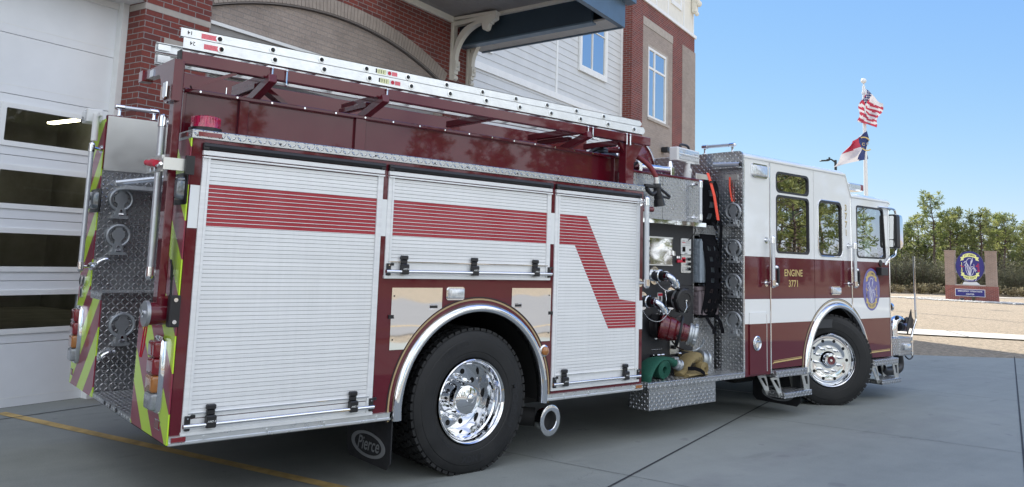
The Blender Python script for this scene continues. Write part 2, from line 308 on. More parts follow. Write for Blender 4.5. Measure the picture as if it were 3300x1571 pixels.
# ------------------------------------------------------------------ mesh builder
class MB:
    def __init__(s, mats, xf=None):
        s.bm = bmesh.new(); s.mats = mats if isinstance(mats, (list, tuple)) else [mats]; s.mi = 0; s.xf = xf or Matrix.Identity(4)
    def v(s, p): return s.bm.verts.new(s.xf @ Vector(p))
    def f(s, vs, smooth=False):
        try: f = s.bm.faces.new(vs)
        except ValueError: return None
        f.material_index = s.mi; f.smooth = smooth; return f
    def quad(s, *pts): return s.f([s.v(p) for p in pts])
    def box(s, x0, x1, y0, y1, z0, z1, bev=0., seg=1):
        b = bmesh.new(); bmesh.ops.create_cube(b, size=1.)
        for q in b.verts: q.co = Vector(((x0 + x1) / 2 + q.co.x * (x1 - x0), (y0 + y1) / 2 + q.co.y * (y1 - y0), (z0 + z1) / 2 + q.co.z * (z1 - z0)))
        if bev: bmesh.ops.bevel(b, geom=list(b.edges), offset=min(bev, .49 * min(x1 - x0, y1 - y0, z1 - z0)), segments=seg, affect='EDGES', profile=.5)
        s.add(b, seg > 1); return s
    def obox(s, c, ax, ay, az, sx, sy, sz, bev=0.):
        old = s.xf; m = Matrix((Vector(ax).normalized(), Vector(ay).normalized(), Vector(az).normalized())).transposed().to_4x4(); m.translation = Vector(c)
        s.xf = old @ m; s.box(-sx / 2, sx / 2, -sy / 2, sy / 2, -sz / 2, sz / 2, bev); s.xf = old; return s
    def add(s, b, smooth=False):
        mp = {}
        for q in b.verts: mp[q] = s.bm.verts.new(s.xf @ q.co)
        for f in b.faces:
            n = s.bm.faces.new([mp[q] for q in f.verts]); n.material_index = s.mi; n.smooth = smooth
        b.free()
    def rings(s, rings, closed=True, caps=(True, True), smooth=True):
        R_ = [[s.v(p) for p in r] for r in rings]; n = len(R_[0])
        for a, b in zip(R_, R_[1:]):
            for i in range(n if closed else n - 1): s.f([a[i], a[(i + 1) % n], b[(i + 1) % n], b[i]], smooth)
        if closed:
            if caps[0]: s.f(R_[0][::-1])
            if caps[1]: s.f(R_[-1])
        return s
    def frame(s, d):
        d = Vector(d).normalized(); u = d.cross(Vector((0, 0, 1)))
        if u.length < 1e-3: u = Vector((1, 0, 0))
        u.normalize(); return u, d.cross(u), d
    def cyl(s, p0, p1, r, r2=None, n=20, caps=(True, True)):
        p0 = Vector(p0); p1 = Vector(p1); u, w, d = s.frame(p1 - p0); r2 = r if r2 is None else r2
        return s.rings([[p + (u * math.cos(2 * PI * i / n) + w * math.sin(2 * PI * i / n)) * q for i in range(n)] for p, q in ((p0, r), (p1, r2))], True, caps)
    def lathe(s, prof, c, ax, n=32, a0=0., a1=2 * PI, caps=(False, False), start=None):
        c = Vector(c); u, w, d = s.frame(ax)
        full = abs(a1 - a0 - 2 * PI) < 1e-6; m = n if full else n + 1
        return s.rings([[c + d * a + (u * math.cos(a0 + (a1 - a0) * i / n) + w * math.sin(a0 + (a1 - a0) * i / n)) * r for i in range(m)] for r, a in prof], full, caps if full else (False, False))
    def tube(s, pts, r, n=10, caps=True, closed=False):
        pts = [Vector(p) for p in pts]; N = len(pts); rr = r if isinstance(r, (list, tuple)) else [r] * N; rings = []; u = None
        for i, p in enumerate(pts):
            a = pts[(i - 1) % N] if (closed or i > 0) else p; b = pts[(i + 1) % N] if (closed or i < N - 1) else p
            d = (b - a).normalized()
            if u is None: u, w, _ = s.frame(d)
            else:
                u = (u - d * u.dot(d)).normalized(); w = d.cross(u)
            rings.append([p + (u * math.cos(2 * PI * k / n) + w * math.sin(2 * PI * k / n)) * rr[i] for k in range(n)])
        if closed: rings.append(rings[0])
        return s.rings(rings, True, (caps and not closed, caps and not closed))
    def sphere(s, c, r, n=16, sc=(1, 1, 1)):
        b = bmesh.new(); bmesh.ops.create_uvsphere(b, u_segments=n, v_segments=max(6, n // 2), radius=r)
        for q in b.verts: q.co = Vector((q.co.x * sc[0], q.co.y * sc[1], q.co.z * sc[2])) + Vector(c)
        s.add(b, True); return s
    def plate(s, outer, holes, fn, d0, d1, sides=True):
        """polygon with holes; fn(a, b, d) -> 3D point; extruded from d0 to d1"""
        loops = [outer] + list(holes)
        tri = geometry.tessellate_polygon([[Vector((a, b, 0)) for a, b in L] for L in loops])
        flat = [q for L in loops for q in L]
        V0 = [s.v(fn(a, b, d0)) for a, b in flat]
        for t in tri: s.f([V0[i] for i in t])
        if d1 is not None:
            V1 = [s.v(fn(a, b, d1)) for a, b in flat]
            for t in tri: s.f([V1[i] for i in reversed(t)])
            k = 0
            for L in loops:
                n = len(L)
                for i in range(n): s.f([V0[k + i], V0[k + (i + 1) % n], V1[k + (i + 1) % n], V1[k + i]])
                k += n
        return s
    def mesh2d(s, vf, fn):
        vs, fs = vf; V = [s.v(fn(x, y)) for x, y in vs]
        for f in fs: s.f([V[i] for i in f])
        return s
    def done(s, name, parent=None, label=None, cat=None, group=None, kind=None, sharp=35., recalc=True):
        if recalc: bmesh.ops.recalc_face_normals(s.bm, faces=list(s.bm.faces))
        if parent is not None and parent.parent is not None and parent.parent.parent is not None: parent = parent.parent   # thing > part > sub-part, no deeper
        me = bpy.data.meshes.new(name)
        off = Vector((0, 0, 0)); q = parent
        while q is not None: off += Vector(q.location); q = q.parent
        if off.length > 0: bmesh.ops.translate(s.bm, verts=list(s.bm.verts), vec=-off)
        s.bm.to_mesh(me); s.bm.free()
        for m in s.mats: me.materials.append(M[m] if isinstance(m, str) else m)
        if any(p.use_smooth for p in me.polygons):
            me.polygons.foreach_set('use_smooth', [True] * len(me.polygons)); me.set_sharp_from_angle(angle=R(sharp))
        o = bpy.data.objects.new(name, me); COL.objects.link(o)
        if parent is not None: o.parent = parent
        return tag(o, label, cat, group, kind)
def tag(o, label=None, cat=None, group=None, kind=None):
    for k, v in (('label', label), ('category', cat), ('group', group), ('kind', kind)):
        if v: o[k] = v
    return o
def thing(name, loc, label, cat, group=None):
    o = bpy.data.objects.new(name, None); COL.objects.link(o); o.location = loc; o.empty_display_size = .2
    return tag(o, label, cat, group)
def copy_tree(o, parent=None):
    c = o.copy(); COL.objects.link(c)
    if parent is not None: c.parent = parent
    for ch in list(o.children): copy_tree(ch, c)
    return c
def XZ(y0=0.): return lambda a, b, d: (a, d, b)
def YZ(a, b, d): return (d, a, b)
def XY(a, b, d): return (a, b, d)
def rrect(x0, x1, y0, y1, r, n=5):
    p = []
    for cx, cy, a in ((x1 - r, y1 - r, 0), (x0 + r, y1 - r, 90), (x0 + r, y0 + r, 180), (x1 - r, y0 + r, 270)):
        for i in range(n + 1): p.append((cx + r * math.cos(R(a + 90 * i / n)), cy + r * math.sin(R(a + 90 * i / n))))
    return p
def circ(cx, cy, rx, ry=None, n=28, a0=0): ry = rx if ry is None else ry; return [(cx + rx * math.cos(2 * PI * i / n + a0), cy + ry * math.sin(2 * PI * i / n + a0)) for i in range(n)]
_tc = {}
def text2d(st, size=1., align='CENTER', shear=0., bold=0., sx=1.):
    k = (st, align, shear, bold)
    if k not in _tc:
        cu = bpy.data.curves.new('lettering', 'FONT'); cu.body = st; cu.size = 1.; cu.align_x = align; cu.align_y = 'CENTER'; cu.shear = shear; cu.offset = bold; cu.resolution_u = 3
        o = bpy.data.objects.new('lettering', cu); COL.objects.link(o); bpy.context.view_layer.update()
        me = bpy.data.meshes.new_from_object(o.evaluated_get(bpy.context.evaluated_depsgraph_get()))
        _tc[k] = ([(v.co.x, v.co.y) for v in me.vertices], [tuple(p.vertices) for p in me.polygons])
        bpy.data.objects.remove(o); bpy.data.meshes.remove(me); bpy.data.curves.remove(cu)
    v, f = _tc[k]; return [(x * size * sx, y * size) for x, y in v], f
def stroke2d(pts, w):
    """a flat ribbon along a 2D polyline"""
    vs = []; fs = []; n = len(pts)
    for i, (x, y) in enumerate(pts):
        a = pts[max(i - 1, 0)]; b = pts[min(i + 1, n - 1)]; dx, dy = b[0] - a[0], b[1] - a[1]; L = math.hypot(dx, dy) or 1; ww = w[i] if isinstance(w, (list, tuple)) else w
        vs += [(x - dy / L * ww / 2, y + dx / L * ww / 2), (x + dy / L * ww / 2, y - dx / L * ww / 2)]
        if i: fs.append((2 * i - 2, 2 * i - 1, 2 * i + 1, 2 * i))
    return vs, fs
def arc2d(cx, cy, rx, ry, a0, a1, n=16): return [(cx + rx * math.cos(R(a0 + (a1 - a0) * i / n)), cy + ry * math.sin(R(a0 + (a1 - a0) * i / n))) for i in range(n + 1)]
def bez(p, n=10):
    """smooth curve through points (Catmull-Rom)"""
    q = [p[0]] + list(p) + [p[-1]]; o = []
    for i in range(1, len(q) - 2):
        a, b, c, d = (Vector(x) for x in q[i - 1:i + 3])
        for k in range(n):
            t = k / n; o.append(.5 * ((2 * b) + (c - a) * t + (2 * a - 5 * b + 4 * c - d) * t * t + (3 * b - a - 3 * c + d) * t ** 3))
    o.append(Vector(p[-1])); return o
def bez2(p, n=8): return [(v.x, v.y) for v in bez([(a, b, 0) for a, b in p], n)]
def banner2d(w, h, drop, up=1, n=10):
    """curved ribbon with swallow tails: list of (vertices, faces) pieces"""
    c = []
    for i in range(n + 1):
        x = -w / 2 + w * i / n; y = drop * (1 - (2 * x / w) ** 2) * up; c += [(x, y - h / 2), (x, y + h / 2)]
    main = (c, [(2 * i, 2 * i + 2, 2 * i + 3, 2 * i + 1) for i in range(n)])
    out = [main]
    for s in (-1, 1):
        x = s * w / 2; y = -up * h * .38; l = w * .2
        out.append(([(x - s * w * .06, y - h / 2), (x - s * w * .06, y + h / 2), (x + s * l, y - up * h * .25 + h / 2), (x + s * l * .62, y - up * h * .2), (x + s * l, y - up * h * .25 - h / 2)], [(0, 1, 2, 3), (0, 3, 4)]))
    return out
# ------------------------------------------------------------------ the fire engine (x forward from its tail, y away from the camera, z up)
T = thing('fire_engine', (4.4, 1.27, 0), 'maroon and white fire engine numbered 3771 parked on the concrete apron', 'fire engine')
W2 = 2.52
RC, RZ, RR = 2.205, .52, .715           # rear wheel arch centre, height, radius
FC, FZ, FR = 7.59, .455, .715           # front wheel arch
def arcpts(cx, cz, r, zmin, n=40):
    a0 = math.asin((zmin - cz) / r); return [(cx + r * math.cos(PI - a0 - (PI - 2 * a0) * i / n), cz + r * math.sin(PI - a0 - (PI - 2 * a0) * i / n)) for i in range(n + 1)]

# --- rear body
m = MB(['maroon', 'white_vinyl', 'dark'])
out = [(0, .516)] + arcpts(RC, RZ, RR, .516) + [(4.09, .516), (4.09, 2.236), (0, 2.236)]
m.plate(out, [], XZ(), 0., .04)
m.plate(out, [], XZ(), W2, W2 - .04)
m.box(.77, 4.086, .3, W2 - .37, 1.32, 1.9); m.box(.004, 4.086, .044, .3, 1.32, 2.236); m.box(.76, 4.086, W2 - .37, W2 - .044, 1.32, 2.236)
m.box(.004, 1.44, .044, .735, .47, 1.2); m.box(.76, 1.44, .735, 1.77, .47, 1.9); m.box(.004, 1.44, 1.79, W2 - .044, .47, 1.2); m.box(2.97, 4.086, .044, W2 - .044, .47, 1.32)
m.box(.006, 1.44, .044, .335, 1.2, 2.236); m.box(.006, 1.44, 2.165, W2 - .044, 1.2, 2.6)
m.mi = 1
for x0, x1, z0, z1 in ((.009, .0655, 1.702, 1.957), (1.312, 1.365, 1.711, 1.966), (2.932, 2.975, 1.715, 1.97), (4.034, 4.091, .994, 1.248)): m.box(x0, x1, -.0025, .01, z0, z1)
m.mi = 2
m.box(.1, 4.0, .35, W2 - .35, .38, .466); m.box(.3, 5.6, .7, .8, .5, .78); m.box(.3, 8.9, 1.7, 1.8, .5, .78); m.box(4.1, 5.6, .65, 2.1, .42, 1.0)
body = m.done('body', T)
for cx, cz, rr, y1 in ((RC, RZ, RR, 1.15), (FC, FZ, FR, 1.0)):
    m = MB('dark'); m.lathe([(rr - .004, .02), (rr - .004, y1), (.05, y1 + .01)], (cx, 0, cz), (0, 1, 0), 40, PI - .08, 2 * PI + .08); m.done('wheel_well', T)
m = MB('dark')
m.cyl((RC, .3, .5), (RC, 2.3, .5), .12); m.cyl((FC, .3, .49), (FC, 2.3, .49), .09); m.sphere((RC, 1.27, .5), .25); m.box(4.2, 7.0, .9, 1.6, .35, .6, .05); m.box(5.7, 6.9, .3, 2.2, .40, .47); m.box(6.3, 6.7, .5, .9, .28, .42, .04); m.box(8.25, 8.9, .25, 2.2, .42, .5)
m.cyl((3.1, .9, .45), (5.4, .9, .45), .1); m.done('chassis', T)

# rear face with chevrons
m = MB(['chev_near', 'maroon'])
m.plate([(0, .466), (.738, .466), (.738, 1.195), (.335, 1.195), (.335, 2.236), (0, 2.236)], [], YZ, -.008, .0035)
m.done('chevron_panel', T, label='near rear chevron panel with stripes falling to the right')
m = MB(['chev_far', 'maroon'])
m.plate([(1.782, .458), (2.557, .458), (2.53, 1.21), (2.53, 2.6), (2.165, 2.6), (2.165, 1.21), (1.782, 1.21)], [], YZ, -.008, .0035)
m.done('chevron_panel', T, label='far rear chevron panel with stripes falling to the left')
# tailboard and recess linings
m = MB('dplate')
m.box(0, .76, .738, 1.782, .47, .497); m.box(-.004, .003, .738, 1.782, .459, .493)
m.box(.752, .762, .742, 1.778, .497, 1.9)
m.box(.0, .76, 1.774, 1.782, .50, 1.213); m.box(-.006, .76, 1.762, 2.165, 1.213, 1.225); m.box(-.01, -.004, 1.765, 2.1, 1.17, 1.224)
m.box(.0, .76, 2.152, 2.164, 1.225, 2.18); m.box(-.004, .76, .34, .742, 1.196, 1.208); m.box(-.01, -.004, .38, .742, 1.15, 1.208); m.box(.0, .76, .336, .344, 1.21, 2.2)
tb = m.done('tailboard', T)
m = MB('black')
for k in range(12): m.box(-.0125, -.01, .42 + k * .026, .43 + k * .026, 1.155, 1.2)
for y in (1.41, 1.26, 1.1): m.cyl((-.003, y, .478), (-.009, y, .478), .014, n=10)
m.done('grip_strip', tb)
m = MB('steel'); m.box(.005, .76, 2.144, 2.152, 2.18, 2.625); 
for x, z in ((.02, 2.6), (.02, 2.4), (.02, 2.2), (.39, 2.6)): m.cyl((x, 2.139, z), (x, 2.145, z), .006, n=8)
m.done('stainless_cover', T)
m = MB('maroon'); m.box(-.004, .78, 2.15, 2.19, 2.19, 2.632, .004); m.done('hose_bed_end', T)

# treadplate trim, hose bed walls
m = MB(['dplate', 'black', 'red_lens'])
m.box(-.004, 4.105, -.006, .31, 2.236, 2.291, .004)
m.mi = 1
for x in (.55, 1.25, 1.75, 2.05, 2.55, 3.0, 3.5, 3.9): m.cyl((x, -.007, 2.262), (x, -.0095, 2.262), .006, n=8)
m.mi = 2; m.box(.03, .17, -.012, -.005, 2.252, 2.278); m.box(-.012, -.003, .08, .2, 2.252, 2.278)
m.done('treadplate_ledge', T)
m = MB('maroon_wavy')
def hw(y, s):
    m.box(.02, 4.1, min(y, y + s * .03), max(y, y + s * .03), 2.291, 2.585, .003)
hw(.335, 1); m.box(.5, 5.55, 2.17, 2.2, 2.291, 3.085, .003)
m.box(.02, .05, .335, .5, 2.291, 2.585, .003); m.box(4.07, 4.1, .335, 2.17, 2.291, 2.585)
m.box(.78, 4.05, .36, 2.17, 1.95, 2.0)
m.done('hose_bed_wall', T)
m = MB('alu'); m.box(.05, 4.05, .366, .37, 2.0, 2.57); m.box(.78, 4.05, 2.163, 2.168, 2.0, 2.57); m.done('hose_bed_liner', T)
m = MB('maroon')
for y in (.318,):
    m.box(.02, 4.105, y - .02, y + .05, 2.565, 2.59, .004)
    for x0, x1 in ((.02, .04), (.385, .45), (1.255, 1.34), (4.03, 4.105)): m.box(x0, x1, y - .008, y + .02, 2.291, 2.566, .003)
    m.box(.04, 4.03, y + .004, y + .018, 2.291, 2.312)
m.box(.78, 4.05, .372, 2.16, 2.545, 2.565)
for i in range(24):
    x = 1.0 + i * .04; 
    if i % 2 == 0: m.box(x, x + .05, .40, 1.9, 2.56, 2.573 + .03 * math.sin(PI * i / 23), .004)
m.done('hose_bed_rim', T)
hbr = bpy.data.objects['hose_bed_rim']
for k in range(17): m = MB('chrome'); m.cyl((.12 + k * .24, .294, 2.577), (.12 + k * .24, .30, 2.577), .007, n=8); m.done('rim_bolt', hbr)
m = MB('chrome'); m.cyl((.30, .345, 2.585), (.30, .345, 2.64), .005, n=6); m.done('stop_pin', hbr)

# rub rails
for x0, x1, lens, xl in ((0.0, 1.463, 'red_lens', .012), (2.924, 4.091, 'amber_lens', 4.0)):
    m = MB('alu')
    prof = [(0, .461), (-.014, .461), (-.022, .467), (-.022, .478), (-.012, .482), (-.012, .505), (-.02, .509), (-.02, .514), (0, .516)]
    m.rings([[(x0, a, b) for a, b in prof], [(x1, a, b) for a, b in prof]], True, smooth=False)
    for k in range(4): m.cyl((x0 + .2 + k * (x1 - x0 - .3) / 3, -.012, .493), (x0 + .2 + k * (x1 - x0 - .3) / 3, -.017, .493), .009, n=10)
    rr = m.done('rub_rail', T)
    m = MB(lens); m.box(xl, xl + .082, -.021, -.011, .481, .508, .003); m.done('marker_light', rr)

# --- roll-up doors
def red_span(z, kind, x0, x1):
    if kind == 'bar': return (x0, x1) if 1.711 < z < 1.966 else None
    L = 3.21 + (1.714 - z) * (3.642 - 3.21) / (1.714 - 1.006); Rr = 3.347 + (1.965 - z) * (3.785 - 3.347) / (1.965 - 1.257)
    if z > 1.966 or z < 1.004: return None
    if z > 1.714: return (x0, Rr)
    if z > 1.257: return (L, Rr)
    return (L, x1)
def rollup(x0, x1, z0, z1, zb, kind, latches, ztube, label):
    m = MB('shutter')       # frame: side tracks, top rail, sill
    tw = .035
    for a in (x0, x1 - tw - .01):
        m.box(a, a + tw + .01, -.012, .01, z0, z1 - .035, .002); m.box(a + (.03 if a == x0 else .0), a + (.045 if a == x0 else .015), -.017, -.011, z0, z1 - .035)
    m.box(x0 - .002, x1 + .002, -.02, .012, z1 - .028, z1, .002); m.box(x0 - .002, x1 + .002, -.026, .0, z1 - .046, z1 - .036, .001)
    m.box(x0 - .004, x1 + .004, -.018, .01, z0 - .022, z0, .002)
    d = m.done('roll_up_door', T, label=label)
    m = MB('black'); zt = z1 + .004
    m.tube([(x0 - .003, -.012, zt + .022), (x1 + .003, -.012, zt + .022)], .021, 8); m.box(x0 - .006, x0 + .03, -.03, .0, zt - .002, zt + .042, .004); m.box(x1 - .03, x1 + .006, -.03, .0, zt - .002, zt + .042, .004)
    m.done('drip_rail', d)
    m = MB(['shutter', 'red_stripe', 'dark'])
    sx0, sx1 = x0 + .045, x1 - .045; p = .0252; z = 1.7135 + p * math.floor((z1 - .05 - 1.7135) / p)
    while z > zb + .01:
        za, zc = z, z - p
        if zc < zb: zc = zb
        g = .0021                                    # groove at the foot of each slat
        def face(a0, a1, b0, b1, zt, zl, y0, y1): m.quad((a0, y0, zt), (a1, y0, zt), (b1, y1, zl), (b0, y1, zl))
        zm = zc + g
        m.mi = 0
        sp_ = red_span((za + zc) / 2, kind, sx0, sx1); zr = zc + .0052
        if sp_ is None: face(sx0, sx1, sx0, sx1, za, zm, -.006, -.0064)
        else:
            t = red_span(za - .0005, kind, sx0, sx1) or sp_; b = red_span(zr, kind, sx0, sx1) or sp_
            if t[0] - sx0 > .002: face(sx0, t[0], sx0, b[0], za, zr, -.006, -.0063)
            if sx1 - t[1] > .002: face(t[1], sx1, b[1], sx1, za, zr, -.006, -.0063)
            m.mi = 1; face(t[0], t[1], b[0], b[1], za, zr, -.006, -.0063)
            m.mi = 0; face(sx0, sx1, sx0, sx1, zr, zm, -.0063, -.0066)
        m.mi = 2; face(sx0, sx1, sx0, sx1, zm, zc + .0002, -.0066, -.002)
        m.mi = 0; face(sx0, sx1, sx0, sx1, zc + .0002, zc, -.002, -.006)
        z -= p
    m.mi = 0; m.box(sx0, sx1, -.005, .012, z0, zb + .001); m.box(sx0, sx1, .013, .016, z0, z1)
    m.done('shutter_slats', d)
    m = MB('chrome'); m.cyl((x0 + .0, -.035, ztube), (x1 + .0, -.035, ztube), .0125, n=14); m.box(x0 + .03, x1 - .03, -.02, -.004, ztube + .064, ztube + .069); m.done('lift_bar', d)
    m = MB(['black', 'chrome', 'white_strap'])
    m.bm.free()
    for x in (x0 + .012, x1 - .03):
        m = MB(['black', 'chrome']); m.box(x, x + .03, -.03, -.004, ztube - .028, ztube + .055, .003); m.box(x + .03, x + .06, -.02, -.006, ztube + .04, ztube + .058, .003)
        m.mi = 1; m.cyl((x + .013, -.03, ztube + .042), (x + .013, -.033, ztube + .042), .005, n=8); m.done('lift_bar_bracket', d)
    for x in latches:
        m = MB(['black', 'white_strap']); m.box(x - .03, x + .03, -.052, -.01, ztube - .02, ztube + .052, .006); m.box(x - .024, x + .024, -.03, -.006, ztube + .052, ztube + .082, .004); m.box(x - .028, x + .028, -.038, -.006, ztube + .082, ztube + .112, .006)
        m.mi = 1; m.mesh2d(text2d('AMD R', .016, shear=.25, bold=.01), lambda a, b: (x + a, -.0535, ztube + .018 + b)); m.done('latch', d)
    return d
rollup(.067, 1.32, .531, 2.169, .60, 'bar', (.225, 1.165), .567, 'rear full-height roll-up door with a straight red stripe')
rollup(1.363, 2.925, 1.442, 2.168, 1.538, 'bar', (1.514, 2.138, 2.757), 1.470, 'middle shorter roll-up door above the rear wheel with a straight red stripe')
rollup(2.975, 4.036, .56, 2.168, .655, 'vee', (3.11, 3.851), .590, 'front roll-up door where the red stripe drops diagonally')

# --- fender arches, panels
def fender(name, cx, cz, r0, r1, zend, gold):
    a = math.asin((zend - cz) / r1)
    def sweep(prof, mat, nm, par):
        m = MB(mat)
        n = 56; rings = []
        for i in range(n + 1):
            t = PI - a - (PI - 2 * a) * i / n
            rings.append([(cx + r * math.cos(t), y, cz + r * math.sin(t)) for r, y in prof])
        m.rings(rings, True); return m.done(nm, par, sharp=50)
    f = sweep([(r1, .004), (r1 + .004, -.012), (r1 - .008, -.03), ((r0 + r1) / 2 + .006, -.045), (r0 + .012, -.043), (r0, -.03), (r0 - .004, .03), (r0 + .02, .035)], 'chrome', name, T)
    sweep([(gold - .006, -.0015), (gold - .006, -.003), (gold + .006, -.003), (gold + .006, -.0015)], 'gold_dim', 'gold_stripe', f)
    sweep([(gold + .011, -.001), (gold + .011, -.0024), (gold + .018, -.0024), (gold + .018, -.001)], 'black', 'black_pinstripe', f)
    return f
fender('wheel_arch_trim', RC, RZ, .658, .722, .452, .752)
fender('wheel_arch_trim', FC, FZ, .676, .744, .44, .772)
for x0, x1, zb, left in ((1.437, 1.866, .931, True), (2.533, 2.951, .935, False)):
    n = 10
    out = []
    if left:
        out = [(x0, 1.357), (x0, zb), (1.575, zb)]; a0 = math.atan2(zb - RZ, 1.575 - RC); a1 = math.atan2(1.18 - RZ, x1 - RC)
        rr0 = .77
        out = [(x0, 1.357), (x0, zb)] + [(RC + rr0 * math.cos(t), RZ + rr0 * math.sin(t)) for t in [PI - math.asin((zb - RZ) / rr0) + (math.acos((x1 - RC) / rr0) - PI + math.asin((zb - RZ) / rr0)) * i / n for i in range(n + 1)]] + [(x1, 1.357)]
    else:
        rr0 = .77; t0 = math.acos((x0 - RC) / rr0); t1 = math.asin((zb - RZ) / rr0)
        out = [(x0, 1.357)] + [(RC + rr0 * math.cos(t0 + (t1 - t0) * i / n), RZ + rr0 * math.sin(t0 + (t1 - t0) * i / n)) for i in range(n + 1)] + [(x1, zb), (x1, 1.357)]
    m = MB(['mirror_steel', 'black', 'chrome']); m.plate(out, [], XZ(), -.006, -.001)
    m.mi = 1
    for z in (1.3, 1.15, 1.0): m.cyl((x0 + .02 if left else x1 - .02, -.006, z), (x0 + .02 if left else x1 - .02, -.0075, z), .006, n=8)
    xh = x0 if left else x1; m.box(xh - .02, xh + .02, -.012, 0, 1.145, 1.17); 
    xl = x1 - .075 if left else x0 + .065; m.mi = 2; m.box(xl - .043, xl + .043, -.009, -.002, 1.205, 1.238, .003); m.mi = 1; m.box(xl - .034, xl + .034, -.0098, -.008, 1.212, 1.231)
    m.done('polished_access_panel', T)
def lamp_block(name, x0, x1, z0, z1, y, par, lens='clear_lens'):
    m = MB('chrome'); m.plate(rrect(x0, x1, z0, z1, min(x1 - x0, z1 - z0) * .22), [], XZ(), y - .012, y); m.plate(rrect(x0 + .006, x1 - .006, z0 + .006, z1 - .006, min(x1 - x0, z1 - z0) * .2), [], XZ(), y - .02, y - .01)
    o = m.done(name, par)
    m = MB(lens); w = (x1 - x0) * .86 / 2; h = (z1 - z0) * .8 / 2; cx, cz = (x0 + x1) / 2, (z0 + z1) / 2
    m.rings([[(a, yy, b) for a, b in rrect(cx - w * k, cx + w * k, cz - h * k, cz + h * k, min(w, h) * .3 * k)] for yy, k in ((y - .018, 1), (y - .034, .94), (y - .040, .8))], True); m.done('lens', o, sharp=60)
    return o
lamp_block('warning_light', 1.898, 2.064, 1.268, 1.364, 0, T)
lamp_block('warning_light', 5.82, 6.124, 2.533, 2.684, 0, T, 'clear_lens')
lamp_block('warning_light', 7.452, 7.666, 1.288, 1.385, 0, T)
m = MB('chrome'); m.lathe([(.047, 0), (.047, -.014), (.036, -.02)], (2.885, 0, .86), (0, 1, 0), 24); o = m.done('marker_lamp', T)
m = MB('amber_lens'); m.lathe([(.036, -.015), (.034, -.035), (.02, -.046), (.001, -.048)], (2.885, 0, .86), (0, 1, 0), 20); m.done('lens', o)

# --- rear lights, rails and rack posts
def tail_cluster(y0, y1, zt, zb, lean, far, label):
    c = [(y0 + .02, zt), (y1 - .02, zt), (y1, zt - .03), (y1 + lean, zb + .03), (y1 + lean - .02, zb), (y0 + lean + .02, zb), (y0 + lean, zb + .03), (y0, zt - .03)]
    m = MB('chrome')
    m.rings([[(x, cy + (a - cy) * k, cz + (b - cz) * k) for a, b in c] for x, k, cy, cz in ((-.006, 1., 0, 0), (-.03, 1., 0, 0), (-.04, .93, (y0 + y1) / 2, (zt + zb) / 2))], True)
    o = m.done('tail_light_cluster', T, label=label)
    for k, (lens, nm) in enumerate((('red_lens', 'brake_light'), ('red_lens', 'tail_light'), ('amber_lens', 'turn_signal'), ('grey_lens', 'reversing_light'))):
        zc = zt - .075 - k * (zt - zb - .03) / 4.1; h = .049
        m = MB([lens, 'chrome']); cy = (y0 + y1) / 2 + lean * k / 4; w = (y1 - y0) * .43
        m.rings([[(x, cy + (a - cy) * q, zc + (b - zc) * q) for a, b in rrect(cy - w, cy + w, zc - h, zc + h, .018)] for x, q in ((-.035, 1.02), (-.058, 1.), (-.07, .9), (-.074, .7))], True); m.done(nm, o, sharp=60)
    return o
tail_cluster(.13, .30, 1.06, .62, .0, False, 'near tail light cluster of red, red, amber and clear lenses')
tail_cluster(2.27, 2.43, 1.09, .64, .0, True, 'far tail light cluster of red, red, amber and clear lenses')
for y, z, w in ((.18, .552, .05), (2.48, .552, .03)):
    m = MB(['chrome', 'red_lens']); m.box(-.012, -.007, y - w, y + w, z - .028, z + .028); m.mi = 1; m.box(-.016, -.011, y - w * .8, y + w * .8, z - .022, z + .022); m.done('reflector', T)
for y0, y1 in ((.0, .245), (2.10, 2.41)):
    m = MB(['black', 'smoke_lens']); m.box(-.014, .0, y0, y1, 1.84, 2.03, .004); m.mi = 1
    m.rings([[(x, a, b) for a, b in rrect(y0 + .03 + i, y1 - .02 - i, 1.865 + i, 2.005 - i, .03)] for x, i in ((-.012, 0), (-.05, .004), (-.062, .02))], True); m.done('scene_lamp', T, sharp=60)
def rail(p0, p1, off, r=.019, name='grab_rail', mat='grab', feet=True):
    """round grip bar between two chrome stanchions; off = vector from the wall to the bar"""
    p0, p1, off = Vector(p0), Vector(p1), Vector(off); d = (p1 - p0).normalized(); L = (p1 - p0).length
    m = MB(mat); m.cyl(p0, p1, r, n=16); o = m.done(name, T)
    for p, s in ((p0, 1), (p1, -1)):
        m = MB('chrome'); m.cyl(p - d * s * .01, p + d * s * .045, r * 1.28, n=16); m.sphere(p - d * s * .01, r * 1.28, 12); q = p + d * s * .012
        m.tube([q, q - off * .55, q - off], [r * .8, r * .62, r * .9], 10); m.cyl(q - off * .96, q - off, r * 1.7, n=14); m.done('stanchion', o)
    return o
rail((-.06, .422, 2.385), (-.06, .40, 1.415), (-.06, .0, 0), .023)
rail((-.1, 2.122, 2.36), (-.1, 2.108, 1.40), (-.09, -.06, 0), .019)
rail((.08, 2.18, 2.71), (.375, 2.18, 2.712), (0, 0, .075), .018)
m = MB(['grab', 'dplate']); m.cyl((.08, 2.04, 2.075), (.5, 2.04, 2.16), .02); m.box(.14, .75, 1.98, 2.15, 2.03, 2.06); m.done('tube_light', T)
